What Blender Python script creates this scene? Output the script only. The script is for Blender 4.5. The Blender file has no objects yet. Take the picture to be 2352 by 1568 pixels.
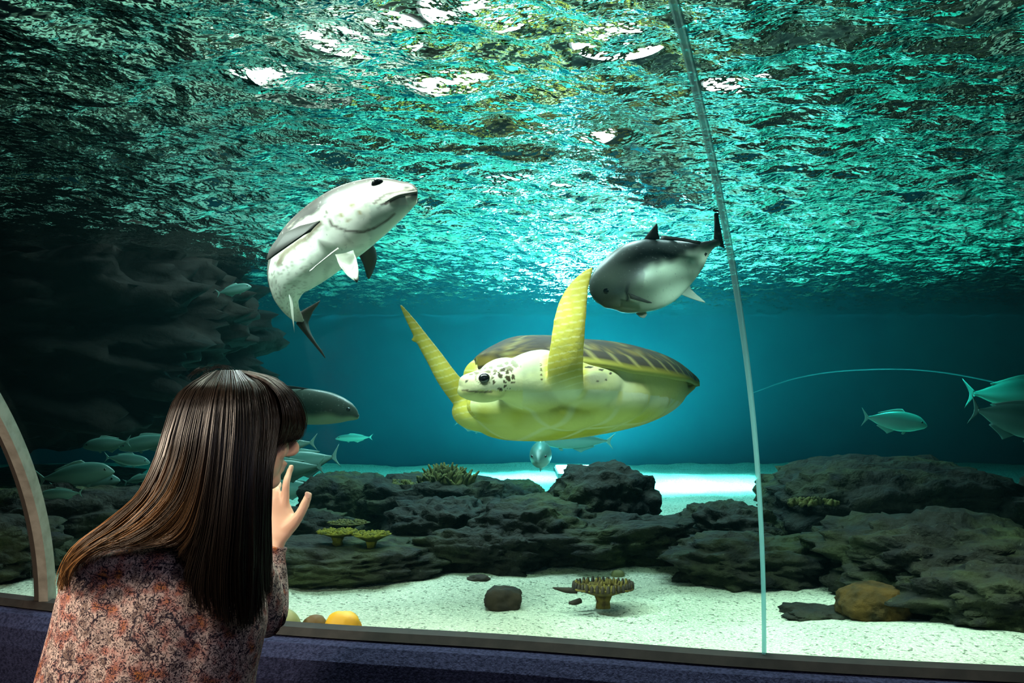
import bpy, bmesh, math, random
import numpy as np
from mathutils import Vector, Matrix, noise as mnoise

random.seed(7)
rng = np.random.default_rng(7)
sc = bpy.context.scene
COL = sc.collection

# ------------------------------------------------------------------ camera
F = 2100.0            # focal length in pixels of the 2352 px wide frame
HZ = 900.0            # horizon row
CZ = 1.5              # eye height
cd = bpy.data.cameras.new('camera')
cam = bpy.data.objects.new('camera', cd)
COL.objects.link(cam)
cam.location = (0, 0, CZ)
cam.rotation_euler = (math.radians(90), 0, 0)
cd.sensor_width = 36.0
cd.lens = 36.0 * F / 2352
cd.shift_y = (HZ - 784) / 2352
cd.clip_start = 0.05
sc.camera = cam

# ------------------------------------------------------------------ world, light, exposure
w = bpy.data.worlds.new('world')
sc.world = w
w.use_nodes = True
w.node_tree.nodes['Background'].inputs[0].default_value = (0.0, 0.004, 0.006, 1)
w.node_tree.nodes['Background'].inputs[1].default_value = 0.3
sc.view_settings.view_transform = 'Standard'
sc.view_settings.look = 'None'
sc.view_settings.gamma = 1
sc.view_settings.use_curve_mapping = False
sc.view_settings.exposure = 0.3
sc.cycles.transparent_max_bounces = 16
sc.cycles.max_bounces = 5
sc.cycles.diffuse_bounces = 2
sc.cycles.glossy_bounces = 3
sc.cycles.adaptive_threshold = 0.03
sc.cycles.sample_clamp_indirect = 4.0
sc.cycles.use_denoising = True
sc.cycles.caustics_reflective = False
sc.cycles.caustics_refractive = False


def lamp(name, typ, loc, target, energy, color, size=0.3, sizey=None, angle=60, blend=0.6):
    l = bpy.data.lights.new(name, typ)
    l.energy = energy
    l.color = color
    if typ == 'AREA':
        l.shape = 'RECTANGLE'
        l.size = size
        l.size_y = sizey or size
    elif typ == 'SPOT':
        l.shadow_soft_size = size
        l.spot_size = math.radians(angle)
        l.spot_blend = blend
    else:
        l.shadow_soft_size = size
    o = bpy.data.objects.new(name, l)
    COL.objects.link(o)
    o.location = loc
    d = Vector(target) - Vector(loc)
    o.rotation_euler = d.to_track_quat('-Z', 'Y').to_euler()
    return o


WZ = CZ + 0.80        # water surface
SZ = CZ - 0.75        # sand level
BACK = 9.5            # back wall

# lamps hung over the water, plus added fills
lamp('front_row_light', 'AREA', (0.4, 2.50, 2.75), (0.4, 2.62, 0.7), 34, (1.0, 0.98, 0.80), 3.6, 0.3).data.spread = math.radians(85)
lamp('left_spot_light', 'SPOT', (-1.5, 2.30, 2.75), (-0.42, 2.72, 1.95), 500, (1.0, 0.97, 0.88), 0.1, angle=32)
lamp('turtle_spot_light', 'SPOT', (-0.9, 2.3, 3.0), (0.22, 3.2, 1.55), 175, (1.0, 0.98, 0.80), 0.12, angle=36)
lamp('jack_fill_light', 'SPOT', (1.6, 2.5, 2.9), (0.66, 4.0, 2.02), 190, (1.0, 0.98, 0.86), 0.1, angle=22)  # added to brighten the jack's belly
lamp('back_spot_light', 'SPOT', (1.45, 6.9, 3.2), (1.50, 7.4, 0.75), 5500, (0.45, 0.95, 1.0), 0.15, angle=42, blend=1.0)
lamp('back_spot_light', 'SPOT', (0.15, 7.9, 3.2), (0.22, 8.0, 0.75), 4200, (0.40, 0.93, 1.0), 0.15, angle=36, blend=1.0)
lamp('back_spot_light', 'SPOT', (2.9, 6.3, 3.2), (2.9, 6.9, 0.75), 560, (0.08, 0.95, 0.80), 0.15, angle=56, blend=1.0)  # added, turns the hidden sand teal so the surface mirrors it
lamp('back_spot_light', 'SPOT', (-0.6, 6.6, 3.2), (-0.6, 7.0, 0.75), 1000, (0.10, 0.95, 0.82), 0.15, angle=52, blend=1.0)
lamp('back_fill_light', 'AREA', (-0.2, 7.2, 3.3), (-0.2, 7.9, 0.5), 72, (0.06, 0.85, 0.88), 5.0, 1.6)  # added teal fill for the back of the tank
# lamps in the visitors' tunnel, some of them added
lamp('tunnel_light', 'AREA', (-1.8, 1.22, 1.90), (-0.80, 1.72, 1.22), 25, (1.0, 0.82, 0.62), 0.2, 0.2)
lamp('tunnel_light', 'AREA', (-0.75, 1.05, 1.98), (-0.62, 1.75, 1.50), 2.6, (1.0, 0.88, 0.74), 0.15, 0.15)  # small lamp added for sheen on the crown of the hair
lamp('hand_fill_light', 'SPOT', (0.25, 0.3, 2.05), (-0.54, 2.13, 1.22), 48, (1.0, 0.86, 0.68), 0.05, angle=9, blend=0.8)  # narrow beam added only to brighten the raised hand
lamp('tunnel_light', 'AREA', (0.7, -0.6, 2.1), (0.9, 1.6, 0.8), 7, (0.80, 0.78, 1.0), 0.8, 0.5)


# ------------------------------------------------------------------ helpers
def P(px, py, d):
    return np.array([(px - 1176) / F * d, d, CZ + (HZ - py) / F * d])


def setp(o, label=None, cat=None, group=None, kind=None):
    if label: o['label'] = label
    if cat: o['category'] = cat
    if group: o['group'] = group
    if kind: o['kind'] = kind
    return o


def mesh_obj(name, V, Fc, mat=None, parent=None, smooth=True, colors=None):
    me = bpy.data.meshes.new(name)
    me.from_pydata([tuple(map(float, v)) for v in V], [], [tuple(map(int, f)) for f in Fc])
    me.update()
    if smooth:
        me.polygons.foreach_set('use_smooth', [True] * len(me.polygons))
    if colors is not None:
        a = me.color_attributes.new('Col', 'FLOAT_COLOR', 'POINT')
        c = np.ones((len(V), 4), dtype=np.float32)
        c[:, :3] = colors
        a.data.foreach_set('color', c.ravel())
    o = bpy.data.objects.new(name, me)
    COL.objects.link(o)
    if mat: me.materials.append(mat)
    if parent:
        o.parent = parent
        o.matrix_parent_inverse = Matrix.Translation(parent.location).inverted()
    return o


def empty(name, loc):
    o = bpy.data.objects.new(name, None)
    o.empty_display_size = 0.05
    COL.objects.link(o)
    o.location = tuple(map(float, loc))
    return o


def fix_normals(o):
    bm = bmesh.new(); bm.from_mesh(o.data)
    bmesh.ops.recalc_face_normals(bm, faces=bm.faces[:])
    bm.to_mesh(o.data); bm.free()


def merge(parts):
    V, Fc, n = [], [], 0
    for v, f in parts:
        V.extend(list(v)); Fc.extend([tuple(i + n for i in q) for q in f]); n += len(v)
    return np.array(V), Fc


def catmull(K, n):
    """resample control rows K (m,k) to n rows with a Catmull-Rom spline"""
    K = np.asarray(K, float)
    m = len(K)
    out = []
    for t in np.linspace(0, m - 1, n):
        i = min(int(t), m - 2); u = t - i
        p0 = K[max(i - 1, 0)]; p1 = K[i]; p2 = K[i + 1]; p3 = K[min(i + 2, m - 1)]
        if i == 0: p0 = 2 * p1 - p2
        if i + 2 > m - 1: p3 = 2 * p2 - p1
        out.append(0.5 * (2 * p1 + (p2 - p0) * u + (2 * p0 - 5 * p1 + 4 * p2 - p3) * u * u + (3 * p1 - p0 - 3 * p2 + p3) * u ** 3))
    return np.array(out)


def loft(rings, cap=True, closed=True):
    n = len(rings[0]); V = []; Fc = []
    for r in rings: V.extend(r)
    for i in range(len(rings) - 1):
        for j in range(n if closed else n - 1):
            k = (j + 1) % n
            Fc.append((i * n + j, i * n + k, (i + 1) * n + k, (i + 1) * n + j))
    if cap:
        V.append(np.mean(rings[0], axis=0)); c0 = len(V) - 1
        V.append(np.mean(rings[-1], axis=0)); c1 = len(V) - 1
        for j in range(n):
            k = (j + 1) % n
            Fc.append((c0, k, j))
            b = (len(rings) - 1) * n
            Fc.append((c1, b + j, b + k))
    return np.array(V), Fc


def ring(c, A, B, n=24, e=2.0, B2=None):
    """super-ellipse ring; B2 = half axis used for the negative side of B"""
    c = np.asarray(c, float); out = []
    for k in range(n):
        t = 2 * math.pi * k / n
        ct, st = math.cos(t), math.sin(t)
        x = math.copysign(abs(ct) ** (2 / e), ct); y = math.copysign(abs(st) ** (2 / e), st)
        Bv = B if (y >= 0 or B2 is None) else B2
        out.append(c + np.asarray(A) * x + np.asarray(Bv) * y)
    return np.array(out)


def unit(v):
    v = np.asarray(v, float)
    return v / (np.linalg.norm(v) + 1e-12)


def tube(pts, radii, n=12, steps=None, flat=None, flat_dir=None):
    """round limb along pts with radii; flat = thickness ratio along flat_dir"""
    steps = steps or len(pts) * 5
    K = np.hstack([np.asarray(pts, float), np.asarray(radii, float)[:, None]])
    S = catmull(K, steps)
    rings = []
    for i in range(len(S)):
        a = S[max(i - 1, 0), :3]; b = S[min(i + 1, len(S) - 1), :3]
        T = unit(b - a)
        ref = np.array(flat_dir if flat_dir is not None else ((0, 1, 0) if abs(T[1]) < 0.8 else (0, 0, 1)), float)
        A = unit(np.cross(T, ref)); B = np.cross(A, T)
        r = max(S[i, 3], 1e-4)
        rings.append(ring(S[i, :3], A * r, B * r * (flat or 1.0), n))
    return loft(rings)


def ellipsoid(c, ax, nu=24, nv=14):
    """ax = three axis vectors"""
    ax = np.asarray(ax, float); c = np.asarray(c, float); rings = []
    for i in range(nv):
        ph = -math.pi / 2 + math.pi * (i + 0.5) / nv
        rings.append(ring(c + ax[2] * math.sin(ph), ax[0] * math.cos(ph), ax[1] * math.cos(ph), nu))
    return loft(rings)


def remesh(name, parts, voxel, mat, parent, smooth_it=6, color=None, disp=None):
    """union of closed pieces as ONE continuous surface"""
    V, Fc = merge(parts)
    me = bpy.data.meshes.new(name + '_src')
    me.from_pydata([tuple(map(float, v)) for v in V], [], Fc)
    t = bpy.data.objects.new(name + '_src', me)
    COL.objects.link(t)
    fix_normals(t)
    m = t.modifiers.new('r', 'REMESH'); m.mode = 'VOXEL'; m.voxel_size = voxel; m.use_smooth_shade = True
    s = t.modifiers.new('s', 'SMOOTH'); s.factor = 0.5; s.iterations = smooth_it
    dg = bpy.context.evaluated_depsgraph_get()
    ev = t.evaluated_get(dg)
    m2 = ev.to_mesh()
    n = len(m2.vertices)
    co = np.empty(n * 3); m2.vertices.foreach_get('co', co); co = co.reshape(-1, 3)
    polys = [tuple(p.vertices) for p in m2.polygons]
    nr = np.empty(n * 3); m2.vertices.foreach_get('normal', nr); nr = nr.reshape(-1, 3)
    ev.to_mesh_clear()
    bpy.data.objects.remove(t); bpy.data.meshes.remove(me)
    if disp is not None:
        co = co + nr * disp(co)[:, None]
    cols = color(co, nr) if color else None
    return mesh_obj(name, co, polys, mat, parent, True, cols)


def fin(base, tip, mat, name, parent, rows=6, thick=0.004, colors=None):
    """thin solid blade between a base polyline and a tip polyline (same count), thinning to the tip"""
    b = catmull(base, 10); t = catmull(tip, 10)
    grid = [b + (t - b) * (i / (rows - 1)) for i in range(rows)]
    nrm = unit(np.cross(b[-1] - b[0], t[5] - b[5]))
    V = []; Fc = []; n = 10
    for s in (1, -1):
        for i, r in enumerate(grid):
            th = thick * (1 - 0.75 * i / (rows - 1)) * 0.5
            for j, p in enumerate(r):
                V.append(p + nrm * th * s + nrm * 0.0012 * math.sin(j * 2.6) * (i / rows))
    off = rows * n
    for i in range(rows - 1):
        for j in range(n - 1):
            a = i * n + j
            Fc.append((a, a + 1, a + n + 1, a + n))
            Fc.append((off + a, off + a + n, off + a + n + 1, off + a + 1))
    for j in range(n - 1):
        Fc.append((j, off + j, off + j + 1, j + 1))
        a = (rows - 1) * n + j
        Fc.append((a, a + 1, off + a + 1, off + a))
    for i in range(rows - 1):
        a = i * n; Fc.append((a, a + n, off + a + n, off + a))
        a = i * n + n - 1; Fc.append((a, off + a, off + a + n, a + n))
    return mesh_obj(name, V, Fc, mat, parent)


def fbm(p, oct=4):
    return mnoise.fractal(Vector(p), 1.0, 2.0, oct)


# ------------------------------------------------------------------ materials
def new_mat(name):
    m = bpy.data.materials.new(name); m.use_nodes = True
    nt = m.node_tree; nt.nodes.clear()
    out = nt.nodes.new('ShaderNodeOutputMaterial')
    return m, nt, out


def nd(nt, typ, **kw):
    n = nt.nodes.new(typ)
    for k, v in kw.items():
        if k.startswith('i_'):
            key = k[2:]
            key = int(key) if key.isdigit() else key.replace('_', ' ')
            n.inputs[key].default_value = v
        else:
            setattr(n, k, v)
    return n


def pmat(name, base=(0.5, 0.5, 0.5), rough=0.5, spec=0.5, attr=False, noise=None, bump=None, metallic=0.0, sss=0.0):
    """principled; noise=(scale, colour2, lo, hi) mixes a second colour in; bump=(scale, strength)"""
    m, nt, out = new_mat(name)
    b = nd(nt, 'ShaderNodeBsdfPrincipled')
    b.inputs['Roughness'].default_value = rough
    b.inputs['Specular IOR Level'].default_value = spec
    b.inputs['Metallic'].default_value = metallic
    if sss:
        b.inputs['Subsurface Weight'].default_value = sss
        b.inputs['Subsurface Radius'].default_value = (0.01, 0.004, 0.002)
    tc = nd(nt, 'ShaderNodeTexCoord')
    src = None
    if attr:
        a = nd(nt, 'ShaderNodeVertexColor', layer_name='Col'); src = a.outputs[0]
    if noise:
        lst = noise if isinstance(noise, list) else [noise]
        for (scl, c2, lo, hi) in lst:
            nz = nd(nt, 'ShaderNodeTexNoise', i_Scale=scl, i_Detail=5.0)
            nt.links.new(tc.outputs['Object'], nz.inputs['Vector'])
            rp = nd(nt, 'ShaderNodeMapRange', i_1=lo, i_2=hi)
            nt.links.new(nz.outputs[0], rp.inputs[0])
            mx = nd(nt, 'ShaderNodeMix', data_type='RGBA')
            nt.links.new(rp.outputs[0], mx.inputs[0])
            if src is None: mx.inputs[6].default_value = (*base, 1)
            else: nt.links.new(src, mx.inputs[6])
            mx.inputs[7].default_value = (*c2, 1)
            src = mx.outputs[2]
    if src is None: b.inputs['Base Color'].default_value = (*base, 1)
    else: nt.links.new(src, b.inputs['Base Color'])
    if bump:
        nz = nd(nt, 'ShaderNodeTexNoise', i_Scale=bump[0], i_Detail=6.0)
        nt.links.new(tc.outputs['Object'], nz.inputs['Vector'])
        bp = nd(nt, 'ShaderNodeBump', i_Strength=bump[1], i_Distance=bump[2] if len(bump) > 2 else 0.02)
        nt.links.new(nz.outputs[0], bp.inputs['Height'])
        nt.links.new(bp.outputs[0], b.inputs['Normal'])
    nt.links.new(b.outputs[0], out.inputs[0])
    return m


M = {}
M['rock'] = pmat('reef_rock', (0.016, 0.014, 0.009), 0.85, 0.25, noise=[(2.2, (0.040, 0.048, 0.012), 0.48, 0.70), (9.0, (0.005, 0.005, 0.005), 0.48, 0.70), (55.0, (0.08, 0.085, 0.05), 0.66, 0.80)], bump=(13, 1.0, 0.06))
M['cliff'] = pmat('cliff_rock', (0.014, 0.009, 0.006), 0.9, 0.2, noise=(1.2, (0.010, 0.009, 0.008), 0.4, 0.7), bump=(6, 0.6, 0.05))
M['brown_rock'] = pmat('brown_rock', (0.075, 0.038, 0.006), 0.9, 0.2, noise=(16, (0.022, 0.015, 0.004), 0.4, 0.7), bump=(40, 0.6, 0.02))
M['dark_stone'] = pmat('dark_stone', (0.035, 0.022, 0.012), 0.8, 0.3, noise=(20, (0.015, 0.010, 0.008), 0.4, 0.7), bump=(30, 0.5, 0.01))
M['sand'] = pmat('coral_sand', (0.56, 0.57, 0.45), 0.95, 0.1, noise=[(2.2, (0.40, 0.44, 0.34), 0.42, 0.66), (60.0, (0.12, 0.14, 0.10), 0.54, 0.66), (140.0, (0.88, 0.86, 0.70), 0.5, 0.7)], bump=(110, 0.9, 0.012))
M['back_wall'] = pmat('painted_tank_wall', (0.010, 0.16, 0.21), 0.7, 0.2, noise=(0.7, (0.008, 0.11, 0.16), 0.4, 0.7))
M['side_wall'] = pmat('tank_side_wall', (0.008, 0.08, 0.10), 0.8, 0.2, noise=(0.8, (0.006, 0.05, 0.07), 0.4, 0.7))
M['ceiling'] = pmat('hall_ceiling', (0.012, 0.015, 0.018), 0.9, 0.1)
M['carpet'] = pmat('navy_carpet', (0.030, 0.034, 0.080), 0.95, 0.1, noise=(120, (0.010, 0.012, 0.034), 0.4, 0.65), bump=(220, 0.8, 0.006))
M['rim'] = pmat('rubber_rim', (0.010, 0.008, 0.008), 0.7, 0.25, noise=(25, (0.020, 0.016, 0.015), 0.4, 0.7))
M['floor'] = pmat('tunnel_floor', (0.02, 0.02, 0.03), 0.9, 0.1)
M['steel'] = pmat('brushed_steel', (0.30, 0.29, 0.25), 0.55, 0.5, metallic=0.3, noise=(30, (0.2, 0.19, 0.16), 0.4, 0.7))
M['rubber'] = pmat('dark_gasket', (0.03, 0.025, 0.02), 0.8, 0.3)


def water_surface_mat():
    m, nt, out = new_mat('water_surface')
    tc = nd(nt, 'ShaderNodeTexCoord')
    mp = nd(nt, 'ShaderNodeMapping'); mp.inputs['Scale'].default_value = (1.0, 1.0, 1.0)
    nt.links.new(tc.outputs['Object'], mp.inputs[0])
    nz = nd(nt, 'ShaderNodeTexNoise', i_Scale=20.0, i_Detail=2.5)
    nt.links.new(mp.outputs[0], nz.inputs['Vector'])
    bp = nd(nt, 'ShaderNodeBump', i_Strength=1.0, i_Distance=0.018)
    nt.links.new(nz.outputs[0], bp.inputs['Height'])
    fr = nd(nt, 'ShaderNodeFresnel', i_IOR=0.82)
    nt.links.new(bp.outputs[0], fr.inputs['Normal'])
    gl = nd(nt, 'ShaderNodeBsdfGlossy', i_Roughness=0.02)
    gl.inputs['Color'].default_value = (0.80, 1.0, 0.96, 1)
    nt.links.new(bp.outputs[0], gl.inputs['Normal'])
    tr = nd(nt, 'ShaderNodeBsdfTransparent')
    mx = nd(nt, 'ShaderNodeMixShader')
    nt.links.new(fr.outputs[0], mx.inputs[0])
    nt.links.new(tr.outputs[0], mx.inputs[1]); nt.links.new(gl.outputs[0], mx.inputs[2])
    nt.links.new(mx.outputs[0], out.inputs[0])
    return m


def acrylic_mat():
    m, nt, out = new_mat('clear_acrylic')
    fr = nd(nt, 'ShaderNodeFresnel', i_IOR=1.12)
    gl = nd(nt, 'ShaderNodeBsdfGlossy', i_Roughness=0.05)
    tr = nd(nt, 'ShaderNodeBsdfTransparent'); tr.inputs[0].default_value = (0.96, 0.99, 0.985, 1)
    mx = nd(nt, 'ShaderNodeMixShader')
    nt.links.new(fr.outputs[0], mx.inputs[0])
    nt.links.new(tr.outputs[0], mx.inputs[1]); nt.links.new(gl.outputs[0], mx.inputs[2])
    nt.links.new(mx.outputs[0], out.inputs[0])
    return m


def seam_mat():
    m, nt, out = new_mat('acrylic_joint')
    b = nd(nt, 'ShaderNodeBsdfPrincipled', i_Roughness=0.25)
    b.inputs['Base Color'].default_value = (0.35, 0.75, 0.75, 1)
    b.inputs['Specular IOR Level'].default_value = 0.8
    tl = nd(nt, 'ShaderNodeBsdfTranslucent'); tl.inputs[0].default_value = (0.5, 0.95, 0.95, 1)
    tr = nd(nt, 'ShaderNodeBsdfTransparent'); tr.inputs[0].default_value = (0.7, 0.95, 0.95, 1)
    m1 = nd(nt, 'ShaderNodeMixShader', i_0=0.5)
    nt.links.new(b.outputs[0], m1.inputs[1]); nt.links.new(tl.outputs[0], m1.inputs[2])
    m2 = nd(nt, 'ShaderNodeMixShader', i_0=0.45)
    nt.links.new(m1.outputs[0], m2.inputs[1]); nt.links.new(tr.outputs[0], m2.inputs[2])
    nt.links.new(m2.outputs[0], out.inputs[0])
    return m


def water_volume_mat():
    m, nt, out = new_mat('tank_water')
    s = nd(nt, 'ShaderNodeVolumeScatter', i_Density=0.0035, i_Anisotropy=0.3)
    s.inputs['Color'].default_value = (0.25, 0.9, 1.0, 1)
    a = nd(nt, 'ShaderNodeVolumeAbsorption', i_Density=0.21)
    a.inputs['Color'].default_value = (0.0, 0.87, 0.88, 1)
    ad = nd(nt, 'ShaderNodeAddShader')
    nt.links.new(s.outputs[0], ad.inputs[0]); nt.links.new(a.outputs[0], ad.inputs[1])
    nt.links.new(ad.outputs[0], out.inputs['Volume'])
    return m


def emit_mat(name, col, strength):
    m, nt, out = new_mat(name)
    e = nd(nt, 'ShaderNodeEmission', i_Strength=strength)
    e.inputs[0].default_value = (*col, 1)
    nt.links.new(e.outputs[0], out.inputs[0])
    return m


# ------------------------------------------------------------------ tank and tunnel shell
# stations along the tunnel: ledge-edge point (x, d) and inward lean of the arch there
LZ = CZ - 0.60
ST = [(-7.6, 5.0, 0.0, -1.0), (-4.2, 3.75, 0.0, -1.0), (-2.6, 3.14, 0.0, -1.0), (-1.50, 2.69, -0.04, -1.0), (-1.326, 2.62, -0.05, -1.0), (-0.627, 2.37, -0.15, -0.98), (0.025, 2.22, -0.25, -0.95),
      (0.571, 2.07, -0.35, -0.90), (1.103, 1.97, -0.40, -0.90), (2.2, 1.80, -0.45, -0.88), (3.6, 1.65, -0.5, -0.86), (7.0, 1.4, -0.5, -0.86)]
STS = catmull(ST, 73)
EA, EB = 2.2, 1.25


def arch(st, t, out=0.0):
    """point of the acrylic arch at station st and angle t (0 ledge .. 90 apex), moved outwards by out"""
    s = EA * (1 - math.cos(t)); z = LZ + EB * math.sin(t)
    nx, nz = -math.cos(t) * EB, math.sin(t) * EA
    l = math.hypot(nx, nz)
    s2 = s + nx / l * out; z2 = z + nz / l * out
    return np.array([st[0] + st[2] * s2, st[1] + st[3] * s2, z2])


TT = np.radians(np.linspace(0, 92, 28))


def grid_faces(nu, nv):
    return [(i * nv + j, i * nv + j + 1, (i + 1) * nv + j + 1, (i + 1) * nv + j) for i in range(nu - 1) for j in range(nv - 1)]


V = [arch(s, t) for s in STS for t in TT]
o = mesh_obj('window_1', V, [f[::-1] for f in grid_faces(len(STS), len(TT))], acrylic_mat()); setp(o, kind='structure')

# water body: closed volume between acrylic, back wall, bed and surface
rings = []
for s in STS:
    prof = [arch(s, t, 0.03) for t in TT]
    top = prof[-1]
    bx = max(-7.9, min(7.9, s[0] * 2.2))
    prof.append(np.array([top[0], top[1], WZ - 0.06]))
    prof.append(np.array([bx, BACK - 0.02, WZ - 0.06]))
    prof.append(np.array([bx, BACK - 0.02, SZ - 0.3]))
    prof.append(np.array([prof[0][0], prof[0][1], SZ - 0.3]))
    rings.append(np.array(prof))
V, Fc = loft(rings)
o = mesh_obj('tank_water', V, Fc, water_volume_mat(), smooth=False)
fix_normals(o)
setp(o, 'clear blue green water filling the tank behind the acrylic', 'water', kind='stuff')


# rippled underside of the water surface
def axis(segs):
    out = [segs[0][0]]
    for a, b, st in segs:
        n = max(1, int(round((b - a) / st)))
        out += list(np.linspace(a, b, n + 1)[1:])
    return np.array(out)


xs = axis([(-7.95, -3.6, 0.06), (-3.6, 3.8, 0.02), (3.8, 7.95, 0.06)])
ys = axis([(-1.2, 1.2, 0.08), (1.2, 5.5, 0.02), (5.5, BACK - 0.02, 0.03)])
X, Y = np.meshgrid(xs, ys)
Z = np.zeros_like(X)
for k in range(80):
    lam = 0.075 * (5.0 ** rng.random())
    th = rng.normal(math.pi / 2 + 0.25, 0.75)
    slope = 0.040 * (lam / 0.2) ** -0.15
    a = slope * lam / (2 * math.pi)
    ph = rng.random() * 6.283
    Z += a * np.sin(2 * math.pi / lam * (X * math.cos(th) + Y * math.sin(th)) + ph + 0.8 * np.sin(1.3 * X * math.sin(th) - 1.1 * Y * math.cos(th) + ph))
ny, nx_ = X.shape
V = np.stack([X.ravel(), Y.ravel(), (WZ + Z).ravel()], 1)
idx = np.arange(ny * nx_).reshape(ny, nx_)
Fc = np.stack([idx[:-1, :-1], idx[1:, :-1], idx[1:, 1:], idx[:-1, 1:]], -1).reshape(-1, 4)   # facing down
o = mesh_obj('water_surface', V, Fc, water_surface_mat())
setp(o, 'rippled water surface seen from below, glittering teal and white', 'water', kind='stuff')


def box(name, lo, hi, mat, parent=None, smooth=False, bevel=0.0):
    lo = np.array(lo, float); hi = np.array(hi, float)
    bm = bmesh.new()
    bmesh.ops.create_cube(bm, size=1.0)
    for v in bm.verts:
        v.co = Vector((lo + hi) / 2) + Vector([v.co[i] * (hi[i] - lo[i]) for i in range(3)])
    if bevel:
        bmesh.ops.bevel(bm, geom=bm.edges[:], offset=bevel, segments=2, affect='EDGES')
    me = bpy.data.meshes.new(name); bm.to_mesh(me); bm.free()
    o = bpy.data.objects.new(name, me); COL.objects.link(o); me.materials.append(mat)
    if parent:
        o.parent = parent
        o.matrix_parent_inverse = Matrix.Translation(parent.location).inverted()
    return o


setp(box('wall_back', (-9, BACK, -0.2), (9, BACK + 0.2, 4.2), M['back_wall']), kind='structure')
setp(box('wall_left', (-9.2, -1.4, -0.2), (-8.0, BACK, 4.2), M['side_wall']), kind='structure')
setp(box('wall_right', (8.0, -1.4, -0.2), (9.2, BACK, 4.2), M['side_wall']), kind='structure')
setp(box('ceiling', (-9, -1.4, 4.0), (9, BACK, 4.2), M['ceiling']), kind='structure')
setp(box('floor', (-9, -1.6, -0.2), (9, 4.0, 0.0), M['floor']), kind='structure')

# low carpeted wall of the tunnel with rubber rim on top, one closed sweep each
prof_w = [(0.00, LZ - 0.012), (0.085, LZ - 0.02), (0.115, LZ - 0.05), (0.125, LZ - 0.10), (0.125, 0.0), (-0.02, 0.0)]
rings = [np.array([[s[0] + s[2] * p, s[1] + s[3] * p, z] for p, z in prof_w]) for s in STS]
V, Fc = loft(rings)
o = mesh_obj('wall_front', V, Fc, M['carpet'], smooth=False); fix_normals(o); setp(o, kind='structure')
prof_r = [(-0.015, LZ - 0.012), (-0.012, LZ + 0.006), (0.0, LZ + 0.010), (0.035, LZ + 0.006), (0.05, LZ - 0.012)]
rings = [np.array([[s[0] + s[2] * p, s[1] + s[3] * p, z] for p, z in prof_r]) for s in STS]
V, Fc = loft(rings)
o = mesh_obj('trim_1', V, Fc, M['rim'], smooth=False); fix_normals(o); setp(o, kind='structure')


def arch_strip(name, st, wdt, out0, out1, mat, t0=0, t1=92, n=60, shift=0.0):
    dirv = unit(np.array([-st[3], st[2], 0]))
    rings = []
    for t in np.radians(np.linspace(t0, t1, n)):
        a = arch(st, t, out0); b = arch(st, t, out1)
        c = dirv * shift
        rings.append(np.array([a + c - dirv * wdt / 2, a + c + dirv * wdt / 2, b + c + dirv * wdt / 2, b + c - dirv * wdt / 2]))
    V, Fc = loft(rings)
    o = mesh_obj(name, V, Fc, mat, smooth=False); fix_normals(o)
    return setp(o, kind='structure')


arch_strip('trim_2', ST[4], 0.027, -0.03, 0.012, M['steel'])
arch_strip('trim_3', ST[4], 0.014, -0.02, 0.010, M['rubber'], shift=-0.026)
arch_strip('trim_4', ST[7], 0.008, -0.010, 0.010, seam_mat())

V, Fc = tube([P(1720, 905, 8.2), P(1830, 868, 8.2), P(1960, 850, 8.0), P(2140, 852, 7.6), P(2352, 894, 7.2), P(2600, 975, 6.8)], [0.003, 0.005, 0.006, 0.006, 0.008, 0.009], 8, 50)
setp(mesh_obj('trim_5', V, Fc, pmat('far_joint', (0.05, 0.25, 0.29), 0.3)), kind='structure')

# lamps hung under the hall ceiling, seen through the ripples
lamp_white = emit_mat('lamp_face', (1.0, 0.97, 0.95), 30.0)
lamp_cyan = emit_mat('cyan_lamp_face', (0.35, 0.95, 1.0), 8.0)
M['lamp_body'] = pmat('lamp_housing', (0.05, 0.05, 0.05), 0.6)


def disc(c, r, z0, z1, n=28):
    return loft([ring((c[0], c[1], z0), (r, 0, 0), (0, r, 0), n), ring((c[0], c[1], z1), (r, 0, 0), (0, r, 0), n)])


def ceiling_lamp(x, y, r, z, face, label):
    e = empty('ceiling_lamp', (x, y, z))
    setp(e, label, 'lamp', 'lamps over the water')
    V, Fc = disc((x, y), r, z, z + 0.14); fix_normals(mesh_obj('housing', V, Fc, M['lamp_body'], e, False))
    V, Fc = disc((x, y), r * 0.93, z - 0.01, z); fix_normals(mesh_obj('lamp_face', V, Fc, face, e, False))
    box('hanger', (x - 0.015, y - 0.015, z + 0.14), (x + 0.015, y + 0.015, 4.0), M['lamp_body'], e)
    return e


for (x, y, r, face, lab) in [(-0.75, 4.6, 0.34, lamp_white, 'white lamp glare in the ripples above the bending silver fish'),
                       (-0.15, 4.3, 0.30, lamp_white, 'white lamp glare at the top edge, left of the panel seam'),
                       (-0.35, 5.4, 0.30, lamp_white, 'white lamp glare between the silver fish and the top edge'),
                       (-1.35, 5.2, 0.26, lamp_white, 'leftmost white lamp glare in the ripples'),
                       (0.55, 4.7, 0.26, lamp_white, 'white lamp glare just left of the panel seam top'),
                       (1.3, 5.3, 0.20, lamp_white, 'white lamp glare just right of the panel seam'),
                       (0.4, 6.4, 0.34, lamp_white, 'white lamp glare in the ripples above the raised flipper'),
                       (0.1, 8.0, 0.50, lamp_cyan, 'cyan lamp over the back of the tank')]:
    ceiling_lamp(x, y, r, 3.3, face, lab)

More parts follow.
